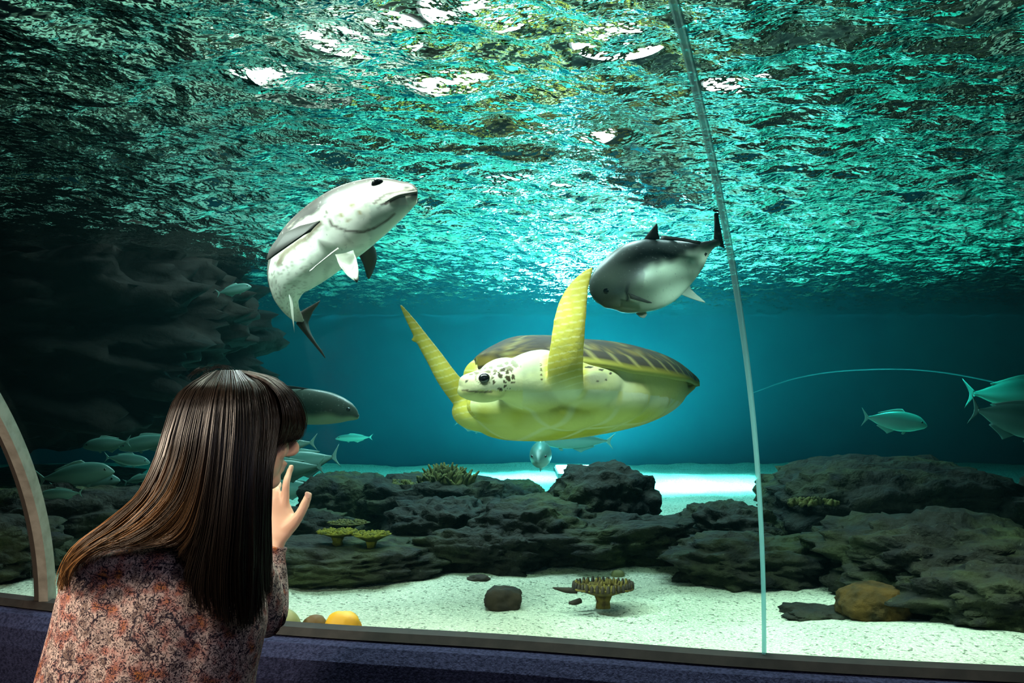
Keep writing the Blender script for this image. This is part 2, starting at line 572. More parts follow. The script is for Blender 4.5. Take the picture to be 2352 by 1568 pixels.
# glowing panel added behind the tall boulder to make the glitter in the surface
e = empty('glitter_panel', (0.72, 8.4, SZ)); setp(e, 'added glowing panel on the bed behind the tall rounded boulder', 'lamp')
box('housing', (0.40, 8.0, SZ - 0.05), (1.04, 8.8, SZ + 0.035), M['lamp_body'], e)
box('lamp_face', (0.42, 8.02, SZ + 0.035), (1.02, 8.78, SZ + 0.05), emit_mat('glitter_face', (0.60, 0.97, 1.0), 58.0), e)

# sand bed
xs = axis([(-7.9, -3.0, 0.25), (-3.0, 3.0, 0.05), (3.0, 7.9, 0.25)])
ys = axis([(1.75, 5.0, 0.05), (5.0, BACK - 0.03, 0.15)])
V = []
for y in ys:
    for x in xs:
        V.append((x, y, SZ + 0.030 * fbm((x * 1.1, y * 1.1, 3.0), 3) + 0.010 * fbm((x * 6, y * 6, 1.0), 3)))
V = np.array(V)
# keep the bed outside the tunnel's low wall
Fc = []
n = len(xs)
for i in range(len(ys) - 1):
    for j in range(n - 1):
        c = V[[i * n + j, i * n + j + 1, (i + 1) * n + j + 1, (i + 1) * n + j]].mean(0)
        wy = np.interp(c[0], STS[:, 0], STS[:, 1])
        if c[1] > wy + 0.03:
            Fc.append((i * n + j, i * n + j + 1, (i + 1) * n + j + 1, (i + 1) * n + j))
o = mesh_obj('sand_bed', V, Fc, M['sand'])
setp(o, 'pale speckled coral sand covering the tank bottom', 'sand', kind='stuff')


# ------------------------------------------------------------------ rocks
def boulder(name, c, ax, seed, mat, rough=0.27, freq=1.9, e=2.6, sub=5, parent=None, ridge=0.0, flat_bottom=None, micro=0.055):
    bm = bmesh.new()
    bmesh.ops.create_icosphere(bm, subdivisions=sub, radius=1.0)
    V = np.array([v.co[:] for v in bm.verts]); Fc = [tuple(v.index for v in f.verts) for f in bm.faces]
    bm.free()
    off = Vector((seed * 7.3, seed * 3.1, seed * 5.7))
    out = []
    for v in V:
        l = (abs(v[0]) ** e + abs(v[1]) ** e + abs(v[2]) ** e) ** (1 / e)
        u = v / l
        p = Vector(u * freq) + off
        d = mnoise.fractal(p, 0.9, 2.0, 4) * rough
        d += rough * 0.5 * (abs(mnoise.noise(p * 1.7)) - 0.3)
        if ridge:
            d += ridge * math.sin(u[2] * 9 + 2 * mnoise.noise(p))
        d += micro * mnoise.fractal(p * 4, 0.7, 2.0, 4)
        out.append(u * (1 + d))
    out = np.array(out) * np.array(ax) + np.array(c)
    if flat_bottom is not None:
        out[:, 2] = np.maximum(out[:, 2], flat_bottom)
    return mesh_obj(name, out, Fc, mat, parent)


def rock_px(x0, x1, ytop, d, dh, seed, label, mat='rock', zbot=None, group=None, name='reef_rock', **kw):
    cx = (P(x0, 900, d)[0] + P(x1, 900, d)[0]) / 2
    hw = (P(x1, 900, d)[0] - P(x0, 900, d)[0]) / 2
    zt = P(0, ytop, d)[2]
    zb = SZ - 0.04 if zbot is None else zbot
    o = boulder(name, (cx, d, (zt + zb) / 2), (hw, dh, (zt - zb) / 2), seed, M[mat], **kw)
    return setp(o, label, 'rock', group)


G = 'reef rocks'
rock_px(1262, 1505, 1062, 4.75, 0.42, 3, 'tall rounded dark boulder left of the white glow', group=G, e=2.2, rough=0.16)
rock_px(1080, 1370, 1150, 4.25, 0.33, 5, 'brownish sloping rock in front of the tall rounded boulder', group=G, rough=0.2)
rock_px(1130, 1250, 1103, 5.7, 0.25, 8, 'small dark dome of rock in front of the narrow white glow', group=G, rough=0.1)
rock_px(860, 1150, 1098, 5.1, 0.35, 11, 'long flat-topped rock carrying the bushy coral', group=G, e=4)
rock_px(700, 880, 1090, 5.2, 0.30, 14, 'square dark rock right of the raised hand', group=G, e=5, rough=0.1)
rock_px(560, 800, 1172, 4.55, 0.22, 16, 'dark rock filling the gap behind the olive mound and the hand', group=G, e=3)
rock_px(900, 1130, 1150, 4.4, 0.28, 17, 'low dark rock under the flat-topped rock', group=G, e=3)
rock_px(560, 1020, 1235, 3.85, 0.36, 20, 'broad olive mound beside the raised hand and the sand', group=G, e=2.4, rough=0.14)
rock_px(960, 1250, 1215, 3.95, 0.20, 23, 'dark overhanging rock at the edge of the sand, right of the olive mound', group=G, e=3)
rock_px(1230, 1600, 1190, 4.1, 0.30, 27, 'dark rock at the sand edge under the tall rounded boulder', group=G, e=2.6)
rock_px(1570, 1780, 1158, 4.4, 0.35, 31, 'low dark rock crossed by the panel seam', group=G, e=2.6)
rock_px(1765, 2300, 1055, 4.55, 0.55, 35, 'huge dark mound right of the panel seam', group=G, e=2.8, rough=0.12)
rock_px(2270, 2760, 1100, 4.15, 0.35, 39, 'dark reef rock at the right edge of the view', group=G, e=2.5)
rock_px(1540, 1900, 1230, 3.75, 0.28, 43, 'low reef rock at the sand edge behind the seam', group=G, e=2.6)
rock_px(1900, 2420, 1190, 3.45, 0.38, 47, 'wide brown rock in front of the huge mound', group=G, e=2.4)
rock_px(2080, 2560, 1300, 3.0, 0.22, 51, 'low front reef rock right of the rusty round rock', group=G, e=2.4)
rock_px(1925, 2085, 1340, 3.08, 0.12, 55, 'rusty brown round rock on the sand edge', mat='brown_rock', e=2.3, rough=0.08, name='round_rock', micro=0.03)
rock_px(1800, 1960, 1395, 3.15, 0.12, 56, 'flat dark rock left of the rusty round rock', group=G, e=3, sub=4)
rock_px(-150, 420, 1120, 4.4, 0.4, 59, 'dark reef rock left of the hair', group=G, e=2.5)
rock_px(-350, 130, 1190, 3.75, 0.3, 61, 'dark rock behind the steel arch at the left edge', group=G, e=2.5)
rock_px(330, 640, 1150, 4.4, 0.3, 63, 'dark reef rock behind the hair', group=G, e=2.5)

rock_px(-300, 340, 1085, 5.9, 0.8, 67, 'added broad dark rock under the cliff', group=G, e=3.2)  # added to darken what the surface mirrors at upper left

# dark cliff rising to the surface on the left
parts_c = []
o = boulder('rock_cliff', (-3.80, 5.9, 1.93), (1.95, 0.95, 0.74), 71, M['cliff'], rough=0.17, freq=2.4, e=4.5, sub=6, ridge=0.03)
setp(o, 'dark brown rock cliff hanging under the surface at the left', 'rock')

# stones on the sand
def stone(x0, x1, ytop, ybot, seed, mat, label, name='stone', e=2.4, rough=0.12, sub=4, freq=1.4):
    d = 0.75 * F / (ybot - 900) + 0.02
    hw = (x1 - x0) / 2 / F * d
    zt = P(0, ytop, d)[2]
    o = boulder(name, (P((x0 + x1) / 2, 0, d)[0], d + hw * 0.5, (zt + SZ - 0.03) / 2), (hw, hw * 0.75, (zt - SZ + 0.03) / 2), seed, mat, rough, freq=freq, e=e, sub=sub, micro=0.02)
    return setp(o, label, 'stone')


M['olive_stone'] = pmat('olive_pebble', (0.22, 0.20, 0.07), 0.6, 0.4, noise=(14, (0.14, 0.13, 0.05), 0.4, 0.7))
M['amber_stone'] = pmat('amber_pebble', (0.62, 0.30, 0.012), 0.55, 0.4, noise=(12, (0.40, 0.16, 0.008), 0.45, 0.7))
M['brown_stone'] = pmat('brown_pebble', (0.13, 0.065, 0.012), 0.6, 0.4, noise=(14, (0.07, 0.03, 0.008), 0.4, 0.7))
stone(1114, 1199, 1352, 1394, 81, M['dark_stone'], 'dark brown stone alone on the open sand', e=3.2, rough=0.14)
stone(1072, 1124, 1322, 1334, 82, M['dark_stone'], 'thin flat dark stone on the far sand', rough=0.2)
stone(1404, 1436, 1310, 1324, 83, M['olive_stone'], 'tiny pale dome-shaped stone at the foot of the reef', rough=0.05)


def ledge_stone(x0, x1, ytop, d, seed, mat, label):
    hw = (x1 - x0) / 2 / F * d
    zt = P(0, ytop, d)[2]
    o = boulder('pebble', (P((x0 + x1) / 2, 0, d)[0], d, (zt + SZ) / 2), (hw, hw * 0.7, (zt - SZ) / 2), seed, mat, 0.08, freq=1.0, e=2.5, sub=4, micro=0.008)
    return setp(o, label, 'pebble')


ledge_stone(590, 692, 1398, 2.62, 85, M['olive_stone'], 'olive rounded pebble beside the blouse sleeve')
ledge_stone(744, 830, 1403, 2.57, 86, M['amber_stone'], 'bright amber pebble behind the rim')
ledge_stone(690, 752, 1412, 2.66, 87, M['brown_stone'], 'dark brown pebble left of the amber pebble')

# ------------------------------------------------------------------ corals
M['coral_yellow'] = pmat('yellow_coral', (0.20, 0.17, 0.015), 0.9, 0.2, noise=(40, (0.08, 0.08, 0.012), 0.4, 0.65))
M['coral_olive'] = pmat('olive_coral', (0.12, 0.11, 0.030), 0.9, 0.2, noise=(30, (0.05, 0.055, 0.02), 0.4, 0.65))
M['coral_dark'] = pmat('dark_coral', (0.13, 0.09, 0.018), 0.9, 0.2, noise=(45, (0.05, 0.03, 0.012), 0.4, 0.65))


def knob(c, r, h, n=6, tilt=(0, 0)):
    c = np.asarray(c, float)
    t = c + np.array([tilt[0], tilt[1], h])
    return tube([c, (c + t) / 2, t], [r, r * 1.05, r * 0.55], n, 5)


def table_coral(c, rx, ry, h, mat, label, knobs=140, kr=0.008, kh=0.02, name='table_coral'):
    c = np.asarray(c, float)
    e = empty(name, c); setp(e, label, 'coral')
    prof = [(0.25, 0.0), (0.22, 0.3), (0.3, 0.6), (0.75, 0.85), (1.0, 0.95), (0.98, 1.0), (0.5, 0.97), (0.02, 0.96)]
    rings = []
    for r, z in prof:
        rr = []
        for k in range(40):
            a = 2 * math.pi * k / 40
            wv = 1 + 0.08 * math.sin(a * 3 + c[0] * 9) + 0.05 * math.sin(a * 7)
            rr.append(c + np.array([rx * r * wv * math.cos(a), ry * r * wv * math.sin(a), h * z]))
        rings.append(np.array(rr))
    V, Fc = loft(rings[:1] + rings[1:3])
    o = mesh_obj('stalk', V, Fc, mat, e); fix_normals(o)
    parts = [loft(rings[2:])]
    for k in range(knobs):
        a = random.random() * 6.283; q = math.sqrt(random.random()) * 0.97
        p = c + np.array([rx * q * math.cos(a), ry * q * math.sin(a), h * 0.95])
        parts.append(knob(p, kr * (0.8 + 0.5 * random.random()), kh * (0.6 + 0.7 * random.random()), 6, (random.uniform(-.3, .3) * kh, random.uniform(-.3, .3) * kh)))
    V, Fc = merge(parts)
    o = mesh_obj('plate', V, Fc, mat, e); fix_normals(o)
    return e


pc = P(1385, 1390, 3.2); pc[2] = SZ - 0.005
e = table_coral(pc, 0.105, 0.09, 0.075, M['coral_dark'], 'brown table coral with knobbly rim standing on the sand', 60, 0.005, 0.02)
parts = []
for k in range(34):
    a = 2 * math.pi * k / 34
    p = pc + np.array([0.103 * math.cos(a), 0.088 * math.sin(a), 0.068])
    parts.append(knob(p, 0.006, 0.022 + 0.006 * random.random(), 6))
V, Fc = merge(parts); o = mesh_obj('rim_knobs', V, Fc, M['dark_stone'], e)
V, Fc = tube([pc + [-0.09, 0.0, 0.06], pc + [-0.13, 0, 0.062], pc + [-0.175, 0, 0.07]], [0.011, 0.010, 0.003], 8)
o = mesh_obj('branch', V, Fc, M['dark_stone'], e)
V, Fc = tube([pc + [-0.08, -0.02, 0.03], pc + [-0.10, -0.03, 0.026], pc + [-0.122, -0.03, 0.024]], [0.010, 0.010, 0.005], 8)
o = mesh_obj('branch', V, Fc, M['dark_stone'], e)

table_coral(P(775, 1252, 3.72), 0.085, 0.07, 0.055, M['coral_yellow'], 'yellow table coral on the olive mound, nearest the hand', 150, 0.006, 0.010)
table_coral(P(852, 1268, 3.70), 0.075, 0.07, 0.075, M['coral_yellow'], 'yellow table coral on the olive mound, right of its twin', 150, 0.006, 0.010)
table_coral(P(800, 1226, 4.0), 0.09, 0.07, 0.05, M['coral_olive'], 'olive table coral behind the two yellow ones', 120, 0.006, 0.010)


def bush_coral(px, py, d, rx, h, n, mat, label):
    c = P(px, py, d)
    parts = []
    for k in range(n):
        a = random.random() * 6.283; q = math.sqrt(random.random())
        b = c + np.array([rx * q * math.cos(a), 0.5 * rx * q * math.sin(a), -0.02])
        hh = h * (1 - 0.6 * q * q) * (0.6 + 0.5 * random.random())
        t = b + np.array([random.uniform(-.4, .4) * h, random.uniform(-.3, .3) * h, hh])
        m_ = (b + t) / 2 + np.array([random.uniform(-.1, .1) * h, 0, 0])
        parts.append(tube([b, m_, t], [0.013, 0.012, 0.006], 6, 6))
        for _ in range(2):
            u = t + np.array([random.uniform(-.35, .35) * h, random.uniform(-.2, .2) * h, random.uniform(0.0, .25) * h])
            parts.append(tube([m_, (m_ + u) / 2, u], [0.009, 0.009, 0.005], 5, 5))
    V, Fc = merge(parts)
    return setp(mesh_obj('bush_coral', V, Fc, mat), label, 'coral')


bush_coral(1025, 1105, 4.95, 0.14, 0.10, 90, M['coral_olive'], 'tall bushy coral on the flat-topped rock')
bush_coral(925, 1113, 4.95, 0.10, 0.045, 60, M['coral_olive'], 'low bushy coral at the left end of the flat-topped rock')
bush_coral(1860, 1148, 4.05, 0.12, 0.03, 50, M['coral_olive'], 'low crusty coral on the huge mound by the seam')

# ------------------------------------------------------------------ fish
def polyd(x, y, L):
    m = 1e9
    for (ax, ay), (bx_, by_) in zip(L[:-1], L[1:]):
        ux, uy = bx_ - ax, by_ - ay
        t = max(0, min(1, ((x - ax) * ux + (y - ay) * uy) / (ux * ux + uy * uy)))
        m = min(m, math.hypot(x - ax - t * ux, y - ay - t * uy))
    return m


M['fish_skin'] = pmat('silver_fish_skin', rough=0.35, spec=0.5, attr=True, noise=(90, (0.35, 0.36, 0.34), 0.62, 0.85))
M['fish_dark'] = pmat('dark_fin', (0.022, 0.022, 0.020), 0.6, 0.2)
def PX_(lst): return np.array([P(*a) for a in lst])


M['fish_grey'] = pmat('grey_lip', (0.14, 0.135, 0.125), 0.4, 0.4)
M['fish_pale'] = pmat('pale_fin', (0.55, 0.60, 0.52), 0.45, 0.4)
M['eye_black'] = pmat('fish_eye', (0.008, 0.008, 0.01), 0.12, 0.8)


def fish_body(name, K, view_up, roll, parent, mat, colf, n=36, steps=48, wid=0.62):
    """K rows: px, py, d, half height px, (asymmetry). Rings are set across the spine;
    roll turns the back away from the viewer."""
    S = catmull(K, steps)
    C = np.array([P(r[0], r[1], r[2]) for r in S])
    rings = []; info = []
    for i in range(len(S)):
        T = unit(C[min(i + 1, len(S) - 1)] - C[max(i - 1, 0)])
        up0 = unit(np.asarray(view_up(i / (len(S) - 1)), float))
        U = unit(up0 - T * np.dot(up0, T))
        L = np.cross(T, U)
        if L[1] > 0: L = -L                      # L towards the viewer
        a = roll(i / (len(S) - 1))
        D = U * math.cos(a) - L * math.sin(a)      # dorsal
        W = L * math.cos(a) + U * math.sin(a)      # near flank
        hh = max(S[i, 3], 0.5) / F * S[i, 2]
        ww = hh * (wid if not callable(wid) else wid(i / (len(S) - 1)))
        # keep the projected outline: size along U is hh
        sc_ = hh / math.sqrt((hh * math.cos(a)) ** 2 + (ww * math.sin(a)) ** 2)
        rings.append(ring(C[i], W * ww * sc_, D * hh * sc_, n, 2.1))
        for k in range(n):
            t = 2 * math.pi * k / n
            info.append((i / (len(S) - 1), math.sin(t), math.cos(t)))
    V, Fc = loft(rings)
    info += [(0, 0, 0), (1, 0, 0)]
    info = [q + (v[0] / v[1] * F + 1176, HZ - (v[2] - CZ) / v[1] * F) for q, v in zip(info, V)]
    cols = np.array([colf(*q) for q in info])
    o = mesh_obj(name, V, Fc, mat, parent, True, cols)
    fix_normals(o)
    return o


def lerp(a, b, t): return np.asarray(a) * (1 - t) + np.asarray(b) * t
def sstep(a, b, x):
    t = min(max((x - a) / (b - a), 0), 1); return t * t * (3 - 2 * t)


# big silver fish bending upwards, upper left
D1 = 2.75
e = empty('silver_fish', P(780, 600, D1))
setp(e, 'big pale silver fish bending upward, mouth to the right, above the hair', 'fish', 'big fish')
K1 = [(959, 448, 2.60, 10), (954, 448, 2.60, 21), (938, 450, 2.605, 32), (912, 457, 2.61, 46), (868, 472, 2.64, 64), (812, 500, 2.68, 77), (752, 540, 2.74, 80), (700, 585, 2.80, 74), (664, 632, 2.86, 56),
      (656, 676, 2.90, 36), (666, 706, 2.93, 24), (684, 730, 2.95, 14), (692, 738, 2.96, 9)]
up1 = lambda s: (-0.45 - 0.9 * s, 0.0, 1.0 - 0.8 * s)


def col1(s, d, f, x, y):
    dark = (0.055, 0.05, 0.048); white = (0.86, 0.87, 0.78)
    nz = mnoise.noise(Vector((x * 0.05, y * 0.05, 1.0))); nf = mnoise.noise(Vector((x * 0.22, y * 0.22, 4.0)))
    c = lerp(white, (0.62, 0.64, 0.56), sstep(0.0, 0.5, nz))
    top = [(962, 432), (935, 414), (905, 402), (868, 403), (830, 413), (795, 434), (736, 463), (683, 496), (648, 533), (622, 575)]
    bw = 26 if x > 830 else (17 + 10 * nz)
    c = lerp(dark, c, sstep(bw * 0.55, bw * 1.25, polyd(x, y, top)))
    if d > 0.75: c = lerp(c, dark, 0.9)
    if x > 850:
        c = lerp((0.07, 0.05, 0.05), c, sstep(2.0, 5.0, polyd(x, y, [(960, 444), (938, 447), (912, 452), (880, 470), (868, 478)])))
        c = lerp((0.30, 0.26, 0.24), c, sstep(1.5, 4.0, polyd(x, y, [(945, 433), (915, 440), (885, 446), (860, 466)])))
        c = lerp((0.55, 0.66, 0.60), c, 0.35 if y > 470 else 1.0)
    g = polyd(x, y, [(752, 478), (748, 497), (765, 518), (795, 530), (833, 533), (862, 523), (890, 505), (905, 492)])
    c = lerp((0.16, 0.14, 0.12), c, sstep(1.2, 4.5, g))
    for (ax, ay, r) in ((809, 471, 6), (783, 494, 7), (826, 488, 5), (800, 505, 5)):
        c = lerp((0.42, 0.36, 0.22), c, sstep(r * 0.5, r * 1.3, math.hypot(x - ax, y - ay)))
    # brownish speckles and streaks behind the pectoral fin
    if x < 735 and y > 500:
        c = lerp(c, (0.25, 0.23, 0.18), 0.7 * sstep(0.12, 0.45, nf) * sstep(735, 680, x))
    st = polyd(x, y, [(735, 512), (705, 545), (680, 560), (650, 585), (640, 605)])
    c = lerp((0.22, 0.19, 0.14), c, sstep(3, 12 + 6 * nf, st))
    if s > 0.75: c = lerp(c, (0.26, 0.25, 0.22), sstep(0.75, 0.95, s))
    return np.clip(c, 0, 1)


body1 = fish_body('body', K1, up1, lambda s: math.radians(12 - 4 * s), e, M['fish_skin'], col1, n=96, steps=130, wid=lambda s: 0.75 - 0.25 * s)
ec = P(868, 424, 2.596)
V, Fc = ellipsoid(ec, [(0.018, 0.002, 0.004), (-0.003, 0.012, -0.006), (-0.004, -0.005, 0.014)])
mesh_obj('eye', V, Fc, M['eye_black'], e)
V, Fc = tube(PX_([(958, 440, 2.585), (938, 444, 2.572), (912, 450, 2.568), (885, 464, 2.572)]), [0.004, 0.005, 0.005, 0.002], 8, 20)
mesh_obj('lip', V, Fc, M['fish_grey'], e)


def PX(lst, d): return np.array([P(a[0], a[1], a[2] if len(a) > 2 else d) for a in lst])


fin(PX([(735, 508), (722, 520), (712, 532)], 2.60), PX([(690, 518), (645, 540), (622, 568), (612, 600), (640, 575), (672, 552)], 2.66), M['fish_dark'], 'pectoral_fin', e)
fin(PX([(770, 585), (790, 582), (812, 575)], 2.66), PX([(780, 610), (797, 632), (811, 642), (822, 648), (824, 622), (819, 596)], 2.62), M['fish_pale'], 'pelvic_fin', e)
fin(PX([(778, 570), (770, 576), (762, 582)], 2.62), PX([(724, 612), (718, 618), (711, 623)], 2.60), M['fish_pale'], 'pelvic_fin', e, thick=0.006)
fin(PX([(815, 570), (830, 560), (850, 552)], 2.80), PX([(826, 590), (838, 615), (845, 642), (858, 622), (866, 592), (862, 570)], 2.90), M['fish_dark'], 'pectoral_fin', e)
fin(PX([(664, 676), (670, 684), (674, 694)], 2.84), PX([(671, 735), (674, 750), (676, 763)], 2.84), M['fish_pale'], 'anal_fin', e)
fin(PX([(705, 652), (700, 664), (692, 676)], 2.95), PX([(724, 648), (716, 660), (706, 670)], 3.02), M['fish_dark'], 'dorsal_fin', e)
fin(PX([(680, 722), (690, 730), (684, 742)], 2.95), PX([(735, 690), (708, 748), (748, 822)], 3.00), M['fish_dark'], 'tail_fin', e, thick=0.012, rows=10)

# dark silver jack swimming left, behind the raised flipper
D2 = 4.1
e = empty('jack_fish', P(1500, 630, D2))
setp(e, 'dark-backed jack fish swimming left beside the raised flipper and the seam', 'fish', 'big fish')
K2 = [(1366, 690, 3.92, 8), (1373, 684, 3.92, 30), (1395, 668, 3.93, 56), (1430, 652, 3.95, 74), (1470, 636, 3.98, 84), (1510, 622, 4.02, 80), (1550, 606, 4.06, 62), (1585, 590, 4.10, 42), (1612, 574, 4.13, 22), (1635, 561, 4.15, 10), (1650, 555, 4.16, 10)]


def col2(s, d, f, x, y):
    dark = (0.030, 0.036, 0.036); pale = (0.80, 0.88, 0.70)
    nz = mnoise.noise(Vector((x * 0.06, y * 0.06, 9.0)))
    yb = np.interp(x, [1366, 1400, 1440, 1493, 1545, 1611, 1650], [705, 690, 655, 612, 597, 569, 560])
    c = lerp(dark, pale, sstep(-12, 16 if x > 1480 else 45, y - yb + 6 * nz))
    if x < 1480: c = lerp(c, (0.20, 0.22, 0.18), 0.65 * sstep(1480, 1400, x))
    c = lerp((0.05, 0.055, 0.05), c, sstep(1.5, 5, polyd(x, y, [(1446, 648), (1439, 664), (1442, 688)])))
    c = lerp((0.05, 0.05, 0.05), c, sstep(1.0, 3, polyd(x, y, [(1366, 700), (1378, 704), (1388, 708)])))
    return np.clip(c, 0, 1)


fish_body('body', K2, lambda s: (-0.35, 0, 1), lambda s: math.radians(10), e, M['fish_skin'], col2, n=72, steps=100, wid=0.5)
V, Fc = ellipsoid(P(1393, 668, 3.885), [(0.014, 0, 0), (0, 0.008, 0), (0, 0, 0.014)])
mesh_obj('eye', V, Fc, M['eye_black'], e)
fin(PX([(1470, 560), (1492, 552), (1515, 548)], 4.02), PX([(1500, 522), (1509, 514), (1512, 535)], 4.04), M['fish_dark'], 'dorsal_fin', e, thick=0.008)
fin(PX([(1515, 550), (1560, 552), (1608, 560)], 4.06), PX([(1520, 541), (1565, 546), (1611, 555)], 4.07), M['fish_dark'], 'dorsal_fin', e, thick=0.006)
fin(PX([(1552, 672), (1564, 664), (1580, 648)], 4.06), PX([(1600, 690), (1620, 694), (1590, 668)], 4.06), M['fish_pale'], 'anal_fin', e, thick=0.006)
fin(PX([(1580, 650), (1600, 610), (1620, 580)], 4.10), PX([(1586, 652), (1606, 612), (1625, 582)], 4.10), M['fish_dark'], 'anal_fin', e, thick=0.006)
fin(PX([(1456, 716), (1468, 716), (1482, 712)], 3.97), PX([(1470, 728), (1480, 730), (1486, 722)], 3.95), M['fish_pale'], 'pelvic_fin', e)
fin(PX([(1442, 672), (1446, 678), (1448, 685)], 3.845), PX([(1480, 687), (1498, 695), (1488, 696)], 3.87), M['fish_grey'], 'pectoral_fin', e, thick=0.005)
fin(PX([(1640, 548), (1650, 555), (1650, 564)], 4.16), PX([(1644, 462), (1662, 560), (1668, 572)], 4.16), M['fish_dark'], 'tail_fin', e, thick=0.016, rows=10)
V, Fc = tube(PX([(1648, 556, 4.16), (1646, 520, 4.16), (1645, 490, 4.16), (1644, 463, 4.16)], 4.16), [0.016, 0.011, 0.010, 0.006], 8, flat=0.5)
mesh_obj('tail_lobe', V, Fc, M['fish_dark'], e)

# blunt fish behind the hair
e = empty('grey_fish', P(720, 935, 4.6))
setp(e, 'dark olive fish with pale belly just right of the hair', 'fish', 'big fish')
K3 = [(825, 955, 4.5, 3), (818, 954, 4.5, 11), (795, 945, 4.5, 25), (760, 938, 4.52, 36), (715, 934, 4.55, 41), (665, 932, 4.6, 40), (615, 932, 4.65, 30), (575, 934, 4.7, 15), (550, 935, 4.72, 9)]


def col3(s, d, f, x, y):
    c = lerp((0.42, 0.48, 0.30), (0.05, 0.065, 0.050), sstep(-0.75, -0.2, d + 0.08 * math.sin(s * 30)))
    return np.clip(c, 0, 1)


fish_body('body', K3, lambda s: (0, 0, 1), lambda s: math.radians(6), e, M['fish_skin'], col3, wid=0.45)
fin(PX([(555, 927), (550, 935), (555, 943)], 4.72), PX([(520, 905), (530, 935), (520, 965)], 4.74), M['fish_dark'], 'tail_fin', e)
V, Fc = ellipsoid(P(800, 940, 4.44), [(0.010, 0, 0), (0, 0.008, 0), (0, 0, 0.010)]); mesh_obj('eye', V, Fc, M['eye_black'], e)
fin(PX([(640, 894), (680, 893), (720, 896)], 4.56), PX([(630, 884), (670, 886), (715, 893)], 4.56), M['fish_dark'], 'dorsal_fin', e)

# smaller trevallies: one template with parts, copied
M['small_skin'] = pmat('teal_silver_skin', rough=0.35, spec=0.6, attr=True)
M['small_fin'] = pmat('small_fin', (0.22, 0.42, 0.36), 0.5, 0.4)


def make_small():
    e = empty('trevally', (0, 0, 0))
    st = [(0.50, 0.012, -0.03), (0.46, 0.055, -0.02), (0.38, 0.105, 0.0), (0.25, 0.145, 0.0), (0.08, 0.160, 0.0), (-0.10, 0.135, 0.0), (-0.25, 0.085, 0.0), (-0.36, 0.035, 0.005), (-0.42, 0.018, 0.008)]
    S = catmull(st, 30); rings = []; cols = []
    for x, h, z in S:
        h = max(h, 0.004)
        rings.append(ring((x, 0, z), (0, h * 0.42, 0), (0, 0, h), 20))
        for k in range(20):
            s = math.sin(2 * math.pi * k / 20)
            cols.append(lerp((0.24, 0.42, 0.36), (0.07, 0.17, 0.14), sstep(-0.2, 0.6, s)))
    cols += [(0.4, 0.5, 0.45)] * 2
    V, Fc = loft(rings)
    o = mesh_obj('body', V, Fc, M['small_skin'], e, True, np.array(cols)); fix_normals(o)
    A = lambda l: np.array([(x, 0.0, z) for x, z in l])
    fin(A([(-0.40, 0.022), (-0.42, 0.005), (-0.40, -0.012)]), A([(-0.52, 0.16), (-0.455, 0.0), (-0.50, -0.14)]), M['small_fin'], 'tail_fin', e, thick=0.012)
    fin(A([(0.16, 0.14), (0.04, 0.15), (-0.24, 0.085)]), A([(0.10, 0.20), (-0.02, 0.185), (-0.27, 0.105)]), M['small_fin'], 'dorsal_fin', e, thick=0.012)
    fin(A([(0.02, -0.15), (-0.06, -0.135), (-0.24, -0.085)]), A([(-0.10, -0.22), (-0.14, -0.18), (-0.27, -0.105)]), M['small_fin'], 'anal_fin', e, thick=0.012)
    fin(A([(0.20, -0.14), (0.17, -0.145), (0.14, -0.15)]), A([(0.16, -0.20), (0.14, -0.205), (0.12, -0.195)]), M['small_fin'], 'pelvic_fin', e, thick=0.01)
    for s in (1, -1):
        V, Fc = ellipsoid((0.40, s * 0.040, 0.02), [(0.016, 0, 0), (0, 0.008, 0), (0, 0, 0.016)], 12, 8)
        mesh_obj('eye', V, Fc, M['eye_black'], e)
    return e


TEMPL = make_small()
used = [False]


def trevally(nose, tail, d, label, dd=0.0, hs=1.0, roll=0.0, ws=1.0):
    """nose and tail pixels, distance d; dd = how much further the nose is than the tail"""
    if not used[0]:
        r = TEMPL; used[0] = True
    else:
        r = TEMPL.copy(); COL.objects.link(r)
        for ch in list(TEMPL.children):
            c = ch.copy(); COL.objects.link(c); c.parent = r
    a = P(nose[0], nose[1], d + dd / 2); b = P(tail[0], tail[1], d - dd / 2)
    L = np.linalg.norm(a - b)
    Xd = unit(a - b); Zd = unit(np.array([0, 0, 1.0]) - Xd * Xd[2]); Yd = np.cross(Zd, Xd)
    m = Matrix((Xd, Yd, Zd)).transposed().to_4x4() @ Matrix.Rotation(roll, 4, 'X')
    r.matrix_world = Matrix.Translation(Vector((a + b) / 2)) @ m @ Matrix.Diagonal((L, L * hs * ws, L * hs, 1))
    r['label'] = label; r['category'] = 'fish'; r['group'] = 'small fish'
    return r


trevally((2130, 974), (1980, 958), 6.2, 'small teal fish swimming right above the huge mound', hs=0.95)
trevally((2440, 985), (2228, 940), 5.2, 'larger teal fish cut by the right edge of the view', hs=1.1)
trevally((2470, 905), (2215, 905), 6.6, 'faint dark fish higher at the right edge', hs=0.9)
trevally((1236, 1054), (1250, 1030), 5.4, 'fish seen head-on just below the turtle', dd=-0.45, hs=1.05, ws=2.0)
trevally((1225, 1006), (1410, 1014), 6.4, 'cyan fish tail showing under the turtle, right of the head-on fish', hs=0.7)
trevally((1125, 990), (1046, 968), 6.2, 'cyan fish half hidden by the front of the turtle', hs=0.8)
trevally((577, 656), (497, 674), 5.0, 'pale slim fish left of the bending silver fish', hs=0.85)
trevally((560, 1032), (728, 1016), 4.9, 'bright cyan fish with forked tail nearest the fringe', hs=0.8)
trevally((600, 1078), (780, 1048), 5.1, 'teal fish whose tail stands furthest right of the raised hand', hs=1.0)
trevally((560, 1086), (745, 1070), 4.7, 'cyan fish behind the raised index finger', hs=0.8)
trevally((570, 1120), (740, 1118), 5.3, 'lowest teal fish behind the raised hand', hs=0.8)
